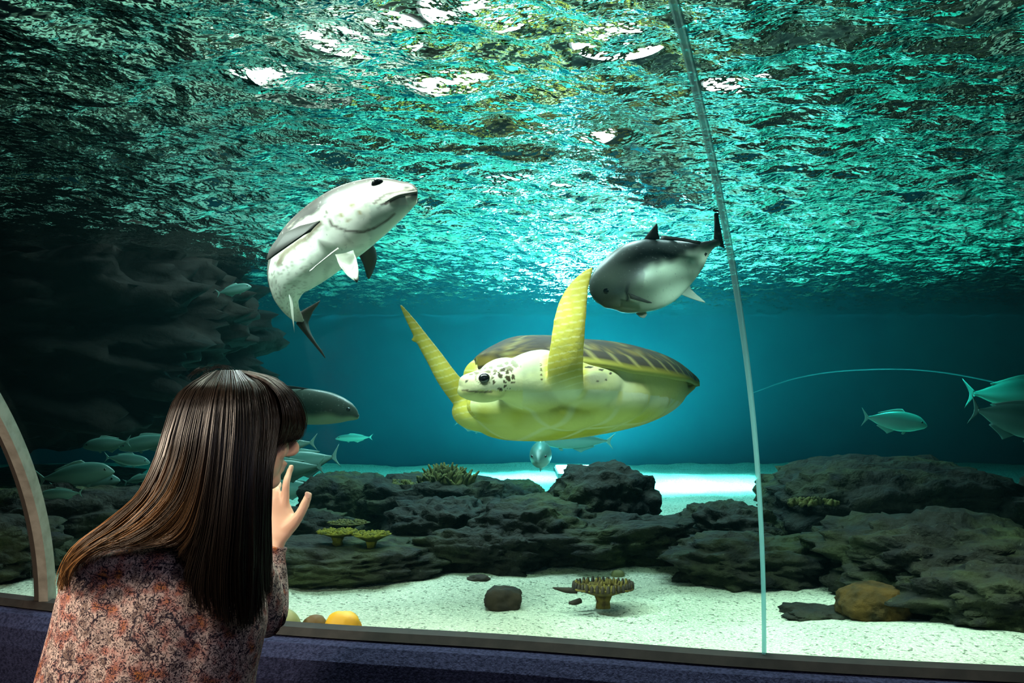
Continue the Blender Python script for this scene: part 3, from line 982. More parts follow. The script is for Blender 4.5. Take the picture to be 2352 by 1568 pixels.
trevally((770, 1006), (856, 1004), 7.5, 'distant blurred green fish between hair and turtle', hs=0.6)
trevally((190, 1024), (300, 1014), 4.6, 'green fish just under the dark cliff, topmost of the left shoal', hs=0.9)
trevally((272, 1028), (410, 1002), 4.7, 'yellow green fish touching the hair, under the cliff', hs=0.8)
trevally((262, 1078), (85, 1102), 4.3, 'long green fish in the middle of the left shoal', hs=0.9)
trevally((275, 1098), (120, 1128), 4.6, 'dim green fish low in the left shoal', hs=0.9)
trevally((90, 1136), (190, 1132), 4.1, 'bright cyan fish beside the steel arch, lowest of the left shoal', hs=0.8)
trevally((345, 1060), (240, 1050), 5.0, 'dim teal fish between the shoal and the hair', hs=0.8)
trevally((350, 1090), (285, 1108), 4.8, 'small pale fish close to the swept hair', hs=0.8)

# ------------------------------------------------------------------ turtle
TC = np.array([0.23, 3.5, CZ + 0.035])
TS = 1.2
yaw, pitch, roll_t = math.radians(30), math.radians(3), math.radians(4)
hX = np.array([-math.cos(yaw), -math.sin(yaw), 0.0])
hY = np.array([math.sin(yaw), -math.cos(yaw), 0.0])
hZ = np.array([0, 0, 1.0])
hX2 = hX * math.cos(pitch) + hZ * math.sin(pitch); hZ2 = -hX * math.sin(pitch) + hZ * math.cos(pitch)
hY3 = hY * math.cos(roll_t) + hZ2 * math.sin(roll_t); hZ3 = -hY * math.sin(roll_t) + hZ2 * math.cos(roll_t)
TR = np.stack([hX2, hY3, hZ3], 1)


def T(p): return TC + TS * (np.asarray(p, float) @ TR.T)
def Tinv(w): return ((np.asarray(w, float) - TC) @ TR) / TS


WID = catmull([(0.345, 0.01), (0.325, 0.10), (0.28, 0.205), (0.20, 0.29), (0.08, 0.345), (-0.08, 0.33), (-0.22, 0.265), (-0.36, 0.155), (-0.46, 0.06), (-0.53, 0.005)], 60)
def wx(x): return float(np.interp(x, WID[::-1, 0], WID[::-1, 1]))
def rimz(x): return 0.012 + 0.13 * max(0, x - 0.02) - 0.35 * max(0, x - 0.22) + 0.06 * max(0, -0.2 - x)


M['turtle_skin'] = pmat('turtle_skin', rough=0.6, spec=0.35, attr=True, bump=(55, 0.25, 0.008))
M['turtle_shell'] = pmat('turtle_shell', rough=0.65, spec=0.2, attr=True, bump=(30, 0.2, 0.008))

te = empty('sea_turtle', TC)
setp(te, 'large yellow-bellied sea turtle swimming left with raised flippers', 'turtle')

# carapace: domed plate with thickness and a pointed tail
nu, nv = 64, 41
top, bot, cols = [], [], []
scute_c = [(0.27, 0), (0.11, 0), (-0.06, 0), (-0.24, 0), (-0.40, 0)] + [(x, s * y) for x, y in ((0.21, 0.17), (0.03, 0.19), (-0.15, 0.17), (-0.31, 0.10)) for s in (1, -1)]
scute_c = np.array(scute_c)
for i in range(nu):
    x = 0.345 - 0.875 * i / (nu - 1)
    wv = wx(x)
    hd = 0.125 * (max(0.0, 1 - ((x + 0.06) / 0.48) ** 2)) ** 0.75
    for j in range(nv):
        q = -1 + 2 * j / (nv - 1)
        y = wv * q
        z = rimz(x) + hd * (1 - abs(q) ** 2.2) ** 0.9
        top.append((x, y, z)); bot.append((x, y * 0.985, z - 0.014 - 0.01 * (1 - abs(q))))
        # markings
        r = abs(q)
        dd = np.hypot(scute_c[:, 0] - x, (scute_c[:, 1] - y) * 1.0)
        o_ = np.sort(dd)
        edge = o_[1] - o_[0]
        k = scute_c[int(np.argmin(dd))]
        ang = math.atan2(y - k[1], x - k[0])
        ray = 0.5 + 0.5 * math.sin(ang * 11 + 3 * mnoise.noise(Vector((x * 9, y * 9, 1))))
        c = lerp((0.022, 0.015, 0.008), (0.19, 0.135, 0.022), 0.85 * ray * sstep(0.02, 0.10, o_[0]))
        if edge < 0.010: c = np.array((0.17, 0.15, 0.05))
        if r > 0.80:      # marginal scutes: dark with yellow joints and rim
            m_ = (x * 14.0) % 1.0
            c = np.array((0.028, 0.020, 0.010)) if 0.1 < m_ < 0.9 else np.array((0.22, 0.19, 0.06))
            if r > 0.97: c = np.array((0.36, 0.33, 0.06))
            if r < 0.82: c = np.array((0.15, 0.13, 0.05))
        cols.append(c)
V = [T(p) for p in top] + [T(p) for p in bot]
n0 = nu * nv
Fc = grid_faces(nu, nv) + [tuple(n0 + k for k in f[::-1]) for f in grid_faces(nu, nv)]
for i in range(nu - 1):
    for j in (0, nv - 1):
        a = i * nv + j; Fc.append((a, a + nv, n0 + a + nv, n0 + a))
for j in range(nv - 1):
    for i in (0, nu - 1):
        a = i * nv + j; Fc.append((a, a + 1, n0 + a + 1, n0 + a))
cols = np.array(cols + [(0.42, 0.40, 0.13)] * n0)
o = mesh_obj('carapace', V, Fc, M['turtle_shell'], te, True, cols); fix_normals(o)

# body: belly, chest, neck, head and flippers grown into one skin
parts = []
rings = []
for x, hw, zb, zt in catmull([(-0.515, 0.006, 0.010, 0.022), (-0.45, 0.040, -0.030, 0.01), (-0.36, 0.135, -0.085, 0.02), (-0.22, 0.245, -0.135, 0.03), (-0.05, 0.315, -0.17, 0.04), (0.10, 0.325, -0.188, 0.05), (0.22, 0.29, -0.188, 0.06), (0.28, 0.225, -0.172, 0.035), (0.33, 0.14, -0.14, 0.0), (0.35, 0.06, -0.11, -0.04)], 44):
    zc = rimz(x) * 0.6 + 0.0
    zc = min(zc, zt - 0.005)
    r = ring((x, 0, zc), (0, hw, 0), (0, 0, max(zt - zc, 0.01)), 40, 2.3, (0, 0, zc - zb))
    rings.append(np.array([T(p) for p in r]))
parts.append(loft(rings))
# neck and head, along the picture row y = 880
HD = 3.05
neck = [(P(1275, 880, 3.22), 0.150, 0.125), (P(1225, 878, 3.16), 0.130, 0.112), (P(1185, 876, 3.10), 0.092, 0.078), (P(1155, 877, 3.06), 0.076, 0.060), (P(1122, 880, 3.02), 0.070, 0.054), (P(1092, 886, 2.99), 0.058, 0.047), (P(1070, 890, 2.975), 0.044, 0.042), (P(1058, 893, 2.97), 0.026, 0.028)]
NK = catmull([list(c) + [a, b] for c, a, b in neck], 40)
rings = []
for i in range(len(NK)):
    Tn = unit(NK[min(i + 1, 39), :3] - NK[max(i - 1, 0), :3])
    Bv = unit(np.array([0, 0.12, 1.0]) - Tn * np.dot(Tn, (0, 0.12, 1.0)))
    Av = np.cross(Tn, Bv)
    rings.append(ring(NK[i, :3], Av * NK[i, 3], Bv * NK[i, 4], 28, 2.2))
parts.append(loft(rings))
# beak and jaw
parts.append(ellipsoid(P(1078, 898, 2.975), [(0.040, 0.012, 0), (-0.01, 0.036, 0), (0, 0, 0.026)]))
parts.append(ellipsoid(P(1112, 905, 3.0), [(0.065, 0.015, 0), (-0.01, 0.050, 0), (0, 0, 0.028)]))
parts.append(ellipsoid(P(1108, 863, 2.968), [(0.030, 0.008, 0.004), (-0.006, 0.022, 0), (0, 0, 0.020)]))   # brow
# throat, chest and shoulder bulges under the front of the shell
parts.append(ellipsoid(P(1110, 945, 3.42), [(0.115, 0.03, 0), (-0.03, 0.12, 0), (0, 0, 0.075)]))
parts.append(ellipsoid(P(1215, 866, 3.25), [(0.18, -0.04, 0), (0.04, 0.12, 0), (0, 0, 0.088)]))
parts.append(ellipsoid(P(1130, 862, 3.36), [(0.10, 0.02, 0), (-0.04, 0.10, 0), (0, 0, 0.075)]))
parts.append(ellipsoid(P(1180, 930, 3.27), [(0.17, -0.02, 0), (0.02, 0.13, 0), (0, 0, 0.085)]))
parts.append(ellipsoid(P(1330, 885, 3.18), [(0.15, -0.05, 0.0), (0.05, 0.13, 0), (0, 0, 0.095)]))
parts.append(ellipsoid(P(1390, 905, 3.36), [(0.25, 0.07, -0.015), (-0.03, 0.16, 0), (0, 0, 0.12)]))
parts.append(ellipsoid(P(1360, 905, 3.24), [(0.21, 0.02, -0.01), (0.0, 0.15, 0), (0, 0, 0.115)]))
parts.append(ellipsoid(P(1290, 935, 3.22), [(0.17, -0.02, 0), (0.02, 0.13, 0), (0, 0, 0.085)]))


def blade(K, thick=0.26, tdir=(0, 1, 0), n=28, steps=44):
    """flipper: rows px, py, d, half width px, sweep direction handled by the spine"""
    S = catmull(K, steps); C = np.array([P(*r[:3]) for r in S]); rings = []
    for i in range(len(S)):
        Tn = unit(C[min(i + 1, len(S) - 1)] - C[max(i - 1, 0)])
        A = unit(np.cross(Tn, tdir)); B = unit(np.cross(A, Tn))
        h = max(S[i, 3], 1.0) / F * S[i, 2]
        th = thick if not callable(thick) else thick(i / (len(S) - 1))
        rings.append(ring(C[i], A * h, B * max(h * th, 0.008), n, 2.0))
    return loft(rings)


# near flipper raised straight up
KL = [(1318, 925, 3.16, 26), (1302, 897, 3.08, 40), (1298, 850, 3.00, 43), (1302, 800, 2.97, 40), (1308, 745, 2.96, 38), (1316, 700, 2.96, 34), (1331, 658, 2.96, 24), (1350, 628, 2.96, 12), (1362, 614, 2.96, 3)]
parts.append(blade(KL, lambda s: 0.62 - 0.42 * s, (0.25, 1, 0)))
parts.append(blade([(1296, 770, 2.96, 20), (1285, 742, 2.96, 14), (1272, 733, 2.96, 4)], 0.3))      # claw bump
# far flipper, edge-on
KR = [(1108, 950, 3.46, 16), (1078, 930, 3.40, 27), (1052, 900, 3.38, 27), (1025, 865, 3.36, 25), (1000, 825, 3.36, 21), (975, 787, 3.36, 17), (950, 747, 3.36, 12), (930, 716, 3.36, 7), (919, 699, 3.36, 2)]
parts.append(blade(KR, 0.75, (0.3, 1, 0.2)))
parts.append(blade([(968, 775, 3.36, 10), (952, 780, 3.36, 6), (943, 780, 3.36, 2)], 0.6))
# hind flippers trailing behind
parts.append(blade([(1430, 940, 3.55, 18), (1490, 948, 3.68, 18), (1535, 938, 3.78, 14), (1558, 926, 3.84, 5)], 0.45, (0, 0.3, 1)))


def cell(x, y, sx, sy, seed):
    """distance of a point to the border of its jittered cell, in pixels"""
    u = x / sx; v = y / sy; i0 = math.floor(u); j0 = math.floor(v); ds = []
    for i in range(i0 - 1, i0 + 3):
        for j in range(j0 - 1, j0 + 3):
            a = mnoise.cell(Vector((i + 0.5, j + 0.5, seed))); b = mnoise.cell(Vector((i + 0.5, j + 0.5, seed + 9.3)))
            ds.append(math.hypot((i + 0.5 + 0.30 * (a * 2 - 1) - u) * sx, (j + 0.5 + 0.30 * (b * 2 - 1) - v) * sy))
    ds.sort()
    return (ds[1] - ds[0])


def turtle_col(co, nr):
    lo = Tinv(co)
    px = co[:, 0] / co[:, 1] * F + 1176
    out = np.zeros((len(co), 3))
    for i in range(len(co)):
        p = co[i]; l = lo[i]; n = nr[i]
        x, y, z = l
        cream = np.array((0.66, 0.68, 0.47)); yellow = np.array((0.50, 0.44, 0.035)); pale = np.array((0.58, 0.55, 0.14))
        nz = mnoise.noise(Vector(p * 9)); nf = mnoise.noise(Vector(p * 30))
        # plastron: scute-like yellow patches
        if z < -0.055 - 0.10 * max(0, x - 0.2):
            c = lerp(pale, yellow, sstep(-0.25, 0.35, nz + 0.3 * math.sin(x * 16) * math.sin(y * 9 + 1)))
            c = lerp(cream, c, sstep(0.055, 0.12, -z))
            # pale seams between the belly plates
            xs_ = min(abs(x - q_ - 0.02 * math.sin(y * 14)) for q_ in (0.20, 0.08, -0.05, -0.19, -0.33))
            sm = min(xs_, abs(y), abs(abs(y) - 0.20))
            c = lerp((0.62, 0.60, 0.26), c, sstep(0.003, 0.014, sm))
        else:
            c = lerp(cream, pale, 0.35 + 0.3 * nz)
            c = lerp(c, pale, 0.6 * sstep(0.08, -0.10, x))
        py = (CZ - p[2]) / p[1] * F + HZ
        pxx = p[0] / p[1] * F + 1176
        # near flipper (in front) and far flipper
        fl = 0
        if p[1] < 3.20 and pxx > 1235: fl = sstep(915, 850, py) * sstep(3.14, 3.05, p[1]) * sstep(1240, 1258, pxx) * sstep(1358, 1340, pxx if py > 820 else 1300)
        if pxx < 1110 and p[1] > 3.22: fl = sstep(1108, 1088, pxx) * sstep(975, 945, py)
        if fl > 0:
            # scale rows across the flipper
            rows = 0.5 + 0.5 * math.sin(py * 0.40 + 2.5 * nz + pxx * 0.10)
            fc = lerp((0.50, 0.42, 0.06), (0.62, 0.57, 0.24), sstep(0.86, 1.0, rows))
            fc = lerp(fc, (0.42, 0.38, 0.08), 0.5 * sstep(0.1, 0.5, nf))
            c = lerp(c, fc, fl)
        # head: pale yellow cheeks with dark scales
        if p[1] < 3.13 and pxx < 1200 and fl < 0.01:
            c = lerp((0.72, 0.70, 0.42), (0.74, 0.72, 0.55), 0.5 + nz)
            if py > 896: c = np.array((0.66, 0.64, 0.26))
            # dark cheek scales and brown crown plates, each an irregular cell with a pale joint
            ee = math.hypot((pxx - 1111) / 20, (py - 868) / 15)
            if ee > 1.0:
                if math.hypot((pxx - 1157) / 27, (py - 871) / 27) < 1 and cell(pxx, py, 12.5, 11.5, 1.0) > 3.6: c = np.array((0.055, 0.04, 0.018))
                elif py < 859 - 0.10 * (pxx - 1100) and 1078 < pxx < 1196 and cell(pxx, py, 23, 11, 5.0) > 3.2: c = lerp(c, (0.11, 0.075, 0.032), 0.85)
            elif ee > 0.86: c = np.array((0.30, 0.27, 0.17))
            # mouth line
            ml = 897 + (pxx - 1068) * -0.02 + 3.5 * math.sin((pxx - 1068) / 75 * 2.6)
            if 1060 < pxx < 1130 and abs(py - ml) < 2.2: c = np.array((0.22, 0.18, 0.09))
            # nostril
            if abs(pxx - 1071) < 3.2 and abs(py - 875) < 2.6: c = np.array((0.06, 0.05, 0.04))
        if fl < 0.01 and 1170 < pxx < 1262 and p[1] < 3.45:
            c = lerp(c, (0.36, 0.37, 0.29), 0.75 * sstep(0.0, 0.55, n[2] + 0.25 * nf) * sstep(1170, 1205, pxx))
        # dark spots along the shoulder edge by the near flipper
        if p[1] < 3.3 and abs(pxx - (1247 - 0.001 * (py - 850) ** 2)) < 5 and 830 < py < 878 and fl < 0.2:
            if math.sin(py * 0.55) > -0.1: c = np.array((0.10, 0.07, 0.03))
        if p[1] < 3.35 and 1340 < pxx < 1425 and 830 < py < 900:
            q_ = math.hypot((pxx - 1374) / 34, (py - 868) / 17)
            c = lerp((0.30, 0.30, 0.24), c, 0.35 + 0.65 * sstep(0.5, 1.1, q_ + 0.25 * nf))
            for (ax, ay, rx, ry) in ((1353, 843, 10, 2.6), (1381, 849, 6, 2.8), (1403, 857, 4, 2.6), (1392, 872, 3, 2.4), (1372, 874, 3, 2.2)):
                if math.hypot((pxx - ax) / rx, (py - ay) / ry) < 1: c = np.array((0.06, 0.05, 0.04))
        out[i] = c
    return np.clip(out, 0, 1)


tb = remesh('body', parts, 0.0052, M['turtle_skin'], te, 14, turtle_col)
V, Fc = ellipsoid(P(1112, 868, 2.944), [(0.018, 0.004, 0.005), (-0.003, 0.011, 0), (-0.004, 0, 0.015)], 20, 12)
mesh_obj('eye', V, Fc, M['eye_black'], te)

# ------------------------------------------------------------------ visitor
M['skin'] = pmat('human_skin', (0.70, 0.46, 0.33), 0.5, 0.4, noise=(9, (0.66, 0.40, 0.29), 0.4, 0.7), sss=0.15)
M['hair'] = pmat('brown_hair', rough=0.30, spec=0.5, attr=True)
M['hair_base'] = pmat('hair_underlayer', (0.006, 0.004, 0.003), 0.9, 0.08)
M['trousers'] = pmat('dark_trousers', (0.012, 0.012, 0.018), 0.9, 0.2)
M['shoe'] = pmat('dark_shoe', (0.02, 0.016, 0.014), 0.6, 0.3)


def blouse_mat():
    m, nt, out = new_mat('printed_blouse')
    b = nd(nt, 'ShaderNodeBsdfPrincipled', i_Roughness=0.8)
    b.inputs['Specular IOR Level'].default_value = 0.2
    tc = nd(nt, 'ShaderNodeTexCoord')
    base = nd(nt, 'ShaderNodeTexNoise', i_Scale=34.0, i_Detail=4.0)
    nt.links.new(tc.outputs['Object'], base.inputs['Vector'])
    cr = nd(nt, 'ShaderNodeValToRGB')
    cr.color_ramp.elements[0].position = 0.33; cr.color_ramp.elements[0].color = (0.22, 0.15, 0.13, 1)
    cr.color_ramp.elements[1].position = 0.72; cr.color_ramp.elements[1].color = (0.55, 0.20, 0.06, 1)
    e1 = cr.color_ramp.elements.new(0.45); e1.color = (0.70, 0.55, 0.50, 1)
    e2 = cr.color_ramp.elements.new(0.60); e2.color = (0.45, 0.20, 0.17, 1)
    nt.links.new(base.outputs[0], cr.inputs[0])
    # swirling fine dark lines
    dn = nd(nt, 'ShaderNodeTexNoise', i_Scale=115.0, i_Detail=1.0, i_Distortion=1.8)
    nt.links.new(tc.outputs['Object'], dn.inputs['Vector'])
    mr = nd(nt, 'ShaderNodeMath', operation='SUBTRACT'); mr.inputs[1].default_value = 0.5
    nt.links.new(dn.outputs[0], mr.inputs[0])
    ab = nd(nt, 'ShaderNodeMath', operation='ABSOLUTE'); nt.links.new(mr.outputs[0], ab.inputs[0])
    rp = nd(nt, 'ShaderNodeMapRange', i_1=0.03, i_2=0.075, i_3=1.0, i_4=0.0)
    nt.links.new(ab.outputs[0], rp.inputs[0])
    mx = nd(nt, 'ShaderNodeMix', data_type='RGBA'); mx.inputs[7].default_value = (0.025, 0.015, 0.028, 1)
    nt.links.new(rp.outputs[0], mx.inputs[0]); nt.links.new(cr.outputs[0], mx.inputs[6])
    # dots and bold curls
    vo = nd(nt, 'ShaderNodeTexVoronoi', i_Scale=95.0)
    nt.links.new(tc.outputs['Object'], vo.inputs['Vector'])
    r2 = nd(nt, 'ShaderNodeMapRange', i_1=0.16, i_2=0.24, i_3=0.8, i_4=0.0)
    nt.links.new(vo.outputs['Distance'], r2.inputs[0])
    m2 = nd(nt, 'ShaderNodeMix', data_type='RGBA'); m2.inputs[7].default_value = (0.03, 0.012, 0.02, 1)
    nt.links.new(r2.outputs[0], m2.inputs[0]); nt.links.new(mx.outputs[2], m2.inputs[6])
    n3 = nd(nt, 'ShaderNodeTexNoise', i_Scale=17.0, i_Detail=0.5, i_Distortion=1.6)
    nt.links.new(tc.outputs['Object'], n3.inputs['Vector'])
    s3 = nd(nt, 'ShaderNodeMath', operation='SUBTRACT'); s3.inputs[1].default_value = 0.58
    nt.links.new(n3.outputs[0], s3.inputs[0])
    a3 = nd(nt, 'ShaderNodeMath', operation='ABSOLUTE'); nt.links.new(s3.outputs[0], a3.inputs[0])
    r3 = nd(nt, 'ShaderNodeMapRange', i_1=0.006, i_2=0.018, i_3=0.9, i_4=0.0)
    nt.links.new(a3.outputs[0], r3.inputs[0])
    m3 = nd(nt, 'ShaderNodeMix', data_type='RGBA'); m3.inputs[7].default_value = (0.012, 0.012, 0.03, 1)
    nt.links.new(r3.outputs[0], m3.inputs[0]); nt.links.new(m2.outputs[2], m3.inputs[6])
    nt.links.new(m3.outputs[2], b.inputs['Base Color'])
    nt.links.new(b.outputs[0], out.inputs[0])
    return m


M['blouse'] = blouse_mat()
WD = 1.78
pe = empty('person', (-0.66, 1.85, 0.0))
setp(pe, 'long-haired person in printed blouse leaning to the glass with raised hand', 'person')

# head frame
Hc = P(548, 985, 1.80)
Fd = unit((0.80, 0.58, -0.10)); Ud = unit(np.array([0.08, 0.02, 1.0]) - Fd * np.dot(Fd, (0.08, 0.02, 1.0))); Ld = np.cross(Ud, Fd)


def Hp(f, l, u): return Hc + Fd * f + Ld * l + Ud * u


parts = []
parts.append(ellipsoid(Hp(-0.005, 0, 0.016), [Fd * 0.096, Ld * 0.076, Ud * 0.088]))
parts.append(ellipsoid(Hp(0.035, 0, -0.045), [Fd * 0.060, Ld * 0.060, Ud * 0.075]))
parts.append(ellipsoid(Hp(0.070, 0, -0.095), [Fd * 0.026, Ld * 0.030, Ud * 0.022]))          # chin
parts.append(tube([Hp(0.090, 0, 0.012), Hp(0.104, 0, -0.012), Hp(0.118, 0, -0.032), Hp(0.098, 0, -0.042)], [0.010, 0.012, 0.013, 0.008], 12))   # nose
parts.append(ellipsoid(Hp(0.094, 0, -0.062), [Fd * 0.012, Ld * 0.024, Ud * 0.007]))
parts.append(ellipsoid(Hp(0.090, 0, -0.074), [Fd * 0.012, Ld * 0.020, Ud * 0.008]))
parts.append(ellipsoid(Hp(0.082, 0, 0.030), [Fd * 0.016, Ld * 0.056, Ud * 0.012]))            # brow
for s in (1, -1):
    parts.append(ellipsoid(Hp(-0.005, s * 0.078, -0.02), [Fd * 0.018, Ld * 0.008, Ud * 0.030]))   # ears
    parts.append(ellipsoid(Hp(0.070, s * 0.036, -0.030), [Fd * 0.022, Ld * 0.022, Ud * 0.024]))   # cheeks
nb = P(430, 1240, 1.82)
parts.append(tube([Hp(-0.01, 0, -0.02), Hp(-0.03, 0, -0.09), nb + [0.03, 0, 0.02], nb + [0.0, 0, -0.06]], [0.055, 0.052, 0.058, 0.07], 18))
# trunk, hips, legs
hip = np.array([-0.74, 1.86, 0.78])
ch = P(385, 1370, 1.83)
parts.append(tube([nb + [0, 0, -0.02], ch + [0, 0, 0.06], ch, (ch + hip) / 2, hip, hip + [0, 0, -0.1]], [0.07, 0.105, 0.115, 0.105, 0.125, 0.12], 20, flat=0.85))
for sx, sy in ((-0.02, -0.085), (0.06, 0.075)):
    hp_ = hip + [sx, sy, -0.06]
    ft = np.array([hip[0] + sx + 0.06, hip[1] + sy, 0.06])
    kn = (hp_ + ft) / 2 + [0.05, 0.0, 0.0]
    parts.append(tube([hp_, (hp_ + kn) / 2, kn, (kn + ft) / 2, ft], [0.085, 0.072, 0.052, 0.050, 0.036], 14))
    parts.append(tube([ft + [-0.04, 0, -0.03], ft + [0.05, 0.02, -0.035], ft + [0.15, 0.04, -0.045]], [0.034, 0.034, 0.022], 12))
# left arm up to the glass, right arm hanging
shL = P(520, 1300, 1.95); elL = P(600, 1420, 2.05); wrL = P(636, 1244, 2.105)
parts.append(tube([shL + [-0.06, -0.05, 0], shL, (shL + elL) / 2, elL], [0.06, 0.052, 0.044, 0.038], 14))
parts.append(tube([elL, (elL + wrL) / 2, wrL], [0.036, 0.028, 0.017], 14))
shR = P(250, 1330, 1.76); elR = P(170, 1640, 1.74); wrR = P(250, 1800, 1.85)
parts.append(tube([ch + [-0.05, -0.02, 0.06], shR, (shR + elR) / 2, elR], [0.06, 0.052, 0.044, 0.036], 14))
parts.append(tube([elR, (elR + wrR) / 2, wrR], [0.036, 0.034, 0.024], 14))
# right hand, relaxed at the thigh
hv = unit(wrR - elR)
parts.append(tube([wrR, wrR + hv * 0.05, wrR + hv * 0.09], [0.024, 0.036, 0.034], 12, flat=0.45, flat_dir=(0, 1, 0)))
for k, ln in enumerate((0.070, 0.080, 0.075, 0.058)):
    b = wrR + hv * 0.085 + np.array([0.0, 0.0, 1.0]) * (0.024 - 0.016 * k) * 0.9
    parts.append(tube([b, b + hv * ln * 0.5 + [0.0, 0.006, 0], b + hv * ln + [0, 0.022, 0]], [0.0085, 0.008, 0.006], 8))
parts.append(tube([wrR + hv * 0.02 + [0, 0, 0.02], wrR + hv * 0.05 + [0.01, 0, 0.045], wrR + hv * 0.08 + [0.01, 0.005, 0.05]], [0.012, 0.010, 0.007], 8))
# left hand, palm to the glass, thumb to the right
hd = 2.13
PH = lambda a, b, d=hd: P(a, b, d)
px1 = hd / F
palm = []
for (x0, x1, y, d_, th) in [(619, 652, 1256, 2.105, 0.018), (617, 657, 1244, 2.106, 0.018), (614, 670, 1228, 2.11, 0.018), (611, 682, 1205, 2.12, 0.018), (610, 678, 1182, 2.128, 0.016), (610, 668, 1160, 2.132, 0.013), (614, 662, 1146, 2.134, 0.010)]:
    palm.append(ring(PH((x0 + x1) / 2, y, d_), ((x1 - x0) / 2 * px1, 0, 0), (0, th, 0), 20, 2.3))
parts.append(loft(palm))


def finger(pts, r): parts.append(tube([PH(*p) for p in pts], r, 12, 18))


finger([(652, 1172, 2.128), (655, 1150, 2.130), (657, 1112, 2.135), (663, 1090, 2.150), (671, 1067, 2.160)], [0.0110, 0.0105, 0.0093, 0.0082, 0.0062])   # index
finger([(636, 1170, 2.130), (636, 1146, 2.134), (637, 1122, 2.150), (640, 1112, 2.185), (642, 1116, 2.205)], [0.0110, 0.0103, 0.0090, 0.0080, 0.0065])   # middle, curling to the glass
finger([(622, 1174, 2.130), (621, 1152, 2.134), (620, 1134, 2.152), (622, 1127, 2.182), (624, 1132, 2.200)], [0.0105, 0.0098, 0.0086, 0.0076, 0.0062])   # ring
finger([(610, 1184, 2.128), (606, 1166, 2.132), (603, 1150, 2.150), (603, 1146, 2.172), (604, 1150, 2.188)], [0.0095, 0.0088, 0.0076, 0.0068, 0.0055])   # little
finger([(658, 1215, 2.115), (674, 1200, 2.112), (689, 1180, 2.112), (702, 1154, 2.118), (711, 1130, 2.124)], [0.0180, 0.0150, 0.0118, 0.0108, 0.0075])   # thumb
body = remesh('body', parts, 0.0042, M['skin'], pe, 4)
# thumb nail and eyes
nail = pmat('nail', (0.80, 0.55, 0.45), 0.25, 0.5)
V, Fc = ellipsoid(P(706, 1137, 2.1105), [(0.0052, 0, 0.0020), (0, 0.0015, 0), (-0.003, 0, 0.008)], 12, 8)
mesh_obj('thumb_nail', V, Fc, nail, pe)
white = pmat('eye_white', (0.8, 0.8, 0.78), 0.2, 0.5)
for s in (1, -1):
    V, Fc = ellipsoid(Hp(0.078, s * 0.033, 0.012), [Fd * 0.013, Ld * 0.015, Ud * 0.010], 14, 8)
    eo = mesh_obj('eye', V, Fc, white, pe)
    V, Fc = ellipsoid(Hp(0.089, s * 0.033, 0.012), [Fd * 0.004, Ld * 0.006, Ud * 0.006], 12, 8)
    mesh_obj('iris', V, Fc, M['eye_black'], eo)

# blouse: loose, draped
BK = [(1205, 430, 478, 1.83, 0.055), (1228, 372, 505, 1.83, 0.075), (1246, 262, 535, 1.83, 0.105), (1262, 205, 556, 1.83, 0.125), (1300, 172, 578, 1.83, 0.135), (1360, 152, 600, 1.83, 0.145), (1430, 135, 606, 1.83, 0.15), (1500, 118, 592, 1.83, 0.16),
      (1568, 102, 578, 1.83, 0.165), (1700, 84, 566, 1.83, 0.17), (1840, 84, 560, 1.84, 0.17)]
S = catmull(BK, 70); rings = []
nB = 96
for i, (y, x0, x1, d, dh) in enumerate(S):
    c = P((x0 + x1) / 2, y, d); hw = (x1 - x0) / 2 / F * (d - 0.02)
    s = i / 69.0; r = []
    for k in range(nB):
        a = 2 * math.pi * k / nB
        fold = 1 + s * 0.035 * math.sin(a * 9 + 2.0 * s + 1.0 * math.sin(3 * s)) + s * 0.02 * math.sin(a * 17 + 5 * s)
        if abs(math.cos(a)) > 0.93: fold = 1 + (fold - 1) * 0.3
        ca, sa = math.cos(a), math.sin(a)
        e_ = 2.3
        r.append(c + np.array([hw * math.copysign(abs(ca) ** (2 / e_), ca), dh * fold * math.copysign(abs(sa) ** (2 / e_), sa), 0.0]))
    rings.append(np.array(r))
V, Fc = loft(rings, cap=False)
bo = mesh_obj('blouse', V, Fc, M['blouse'], pe)
md = bo.modifiers.new('solid', 'SOLIDIFY'); md.thickness = 0.004; md.offset = -1
# left sleeve with loose cuff and hanging flap
sl = [(505, 1290, 1.93, 0.085), (560, 1345, 2.00, 0.078), (596, 1405, 2.045, 0.062), (612, 1370, 2.07, 0.050), (617, 1310, 2.09, 0.041), (621, 1275, 2.10, 0.034), (626, 1252, 2.103, 0.034)]
V, Fc = tube([P(*q[:3]) for q in sl], [q[3] for q in sl], 28, 40)
mesh_obj('sleeve', V, Fc, M['blouse'], pe)
fl = fin(PX([(585, 1330), (608, 1335), (622, 1340)], 2.03), PX([(596, 1442), (622, 1432), (633, 1425)], 2.03), M['blouse'], 'sleeve_flap', pe, thick=0.02)
# trousers and shoes
for sx, sy in ((-0.02, -0.085), (0.06, 0.075)):
    hp_ = hip + [sx, sy, -0.02]
    ft = np.array([hip[0] + sx + 0.06, hip[1] + sy, 0.06])
    kn = (hp_ + ft) / 2 + [0.05, 0.0, 0.0]
    V, Fc = tube([hp_, (hp_ + kn) / 2, kn, (kn + ft) / 2, ft + [0, 0, 0.02]], [0.105, 0.090, 0.070, 0.066, 0.060], 18, 30)
    mesh_obj('trouser_leg', V, Fc, M['trousers'], pe)
    V, Fc = tube([ft + [-0.055, 0, -0.022], ft + [0.03, 0.01, -0.018], ft + [0.12, 0.03, -0.028], ft + [0.175, 0.045, -0.038]], [0.038, 0.042, 0.034, 0.02], 16, 24)
    mesh_obj('shoe', V, Fc, M['shoe'], pe)

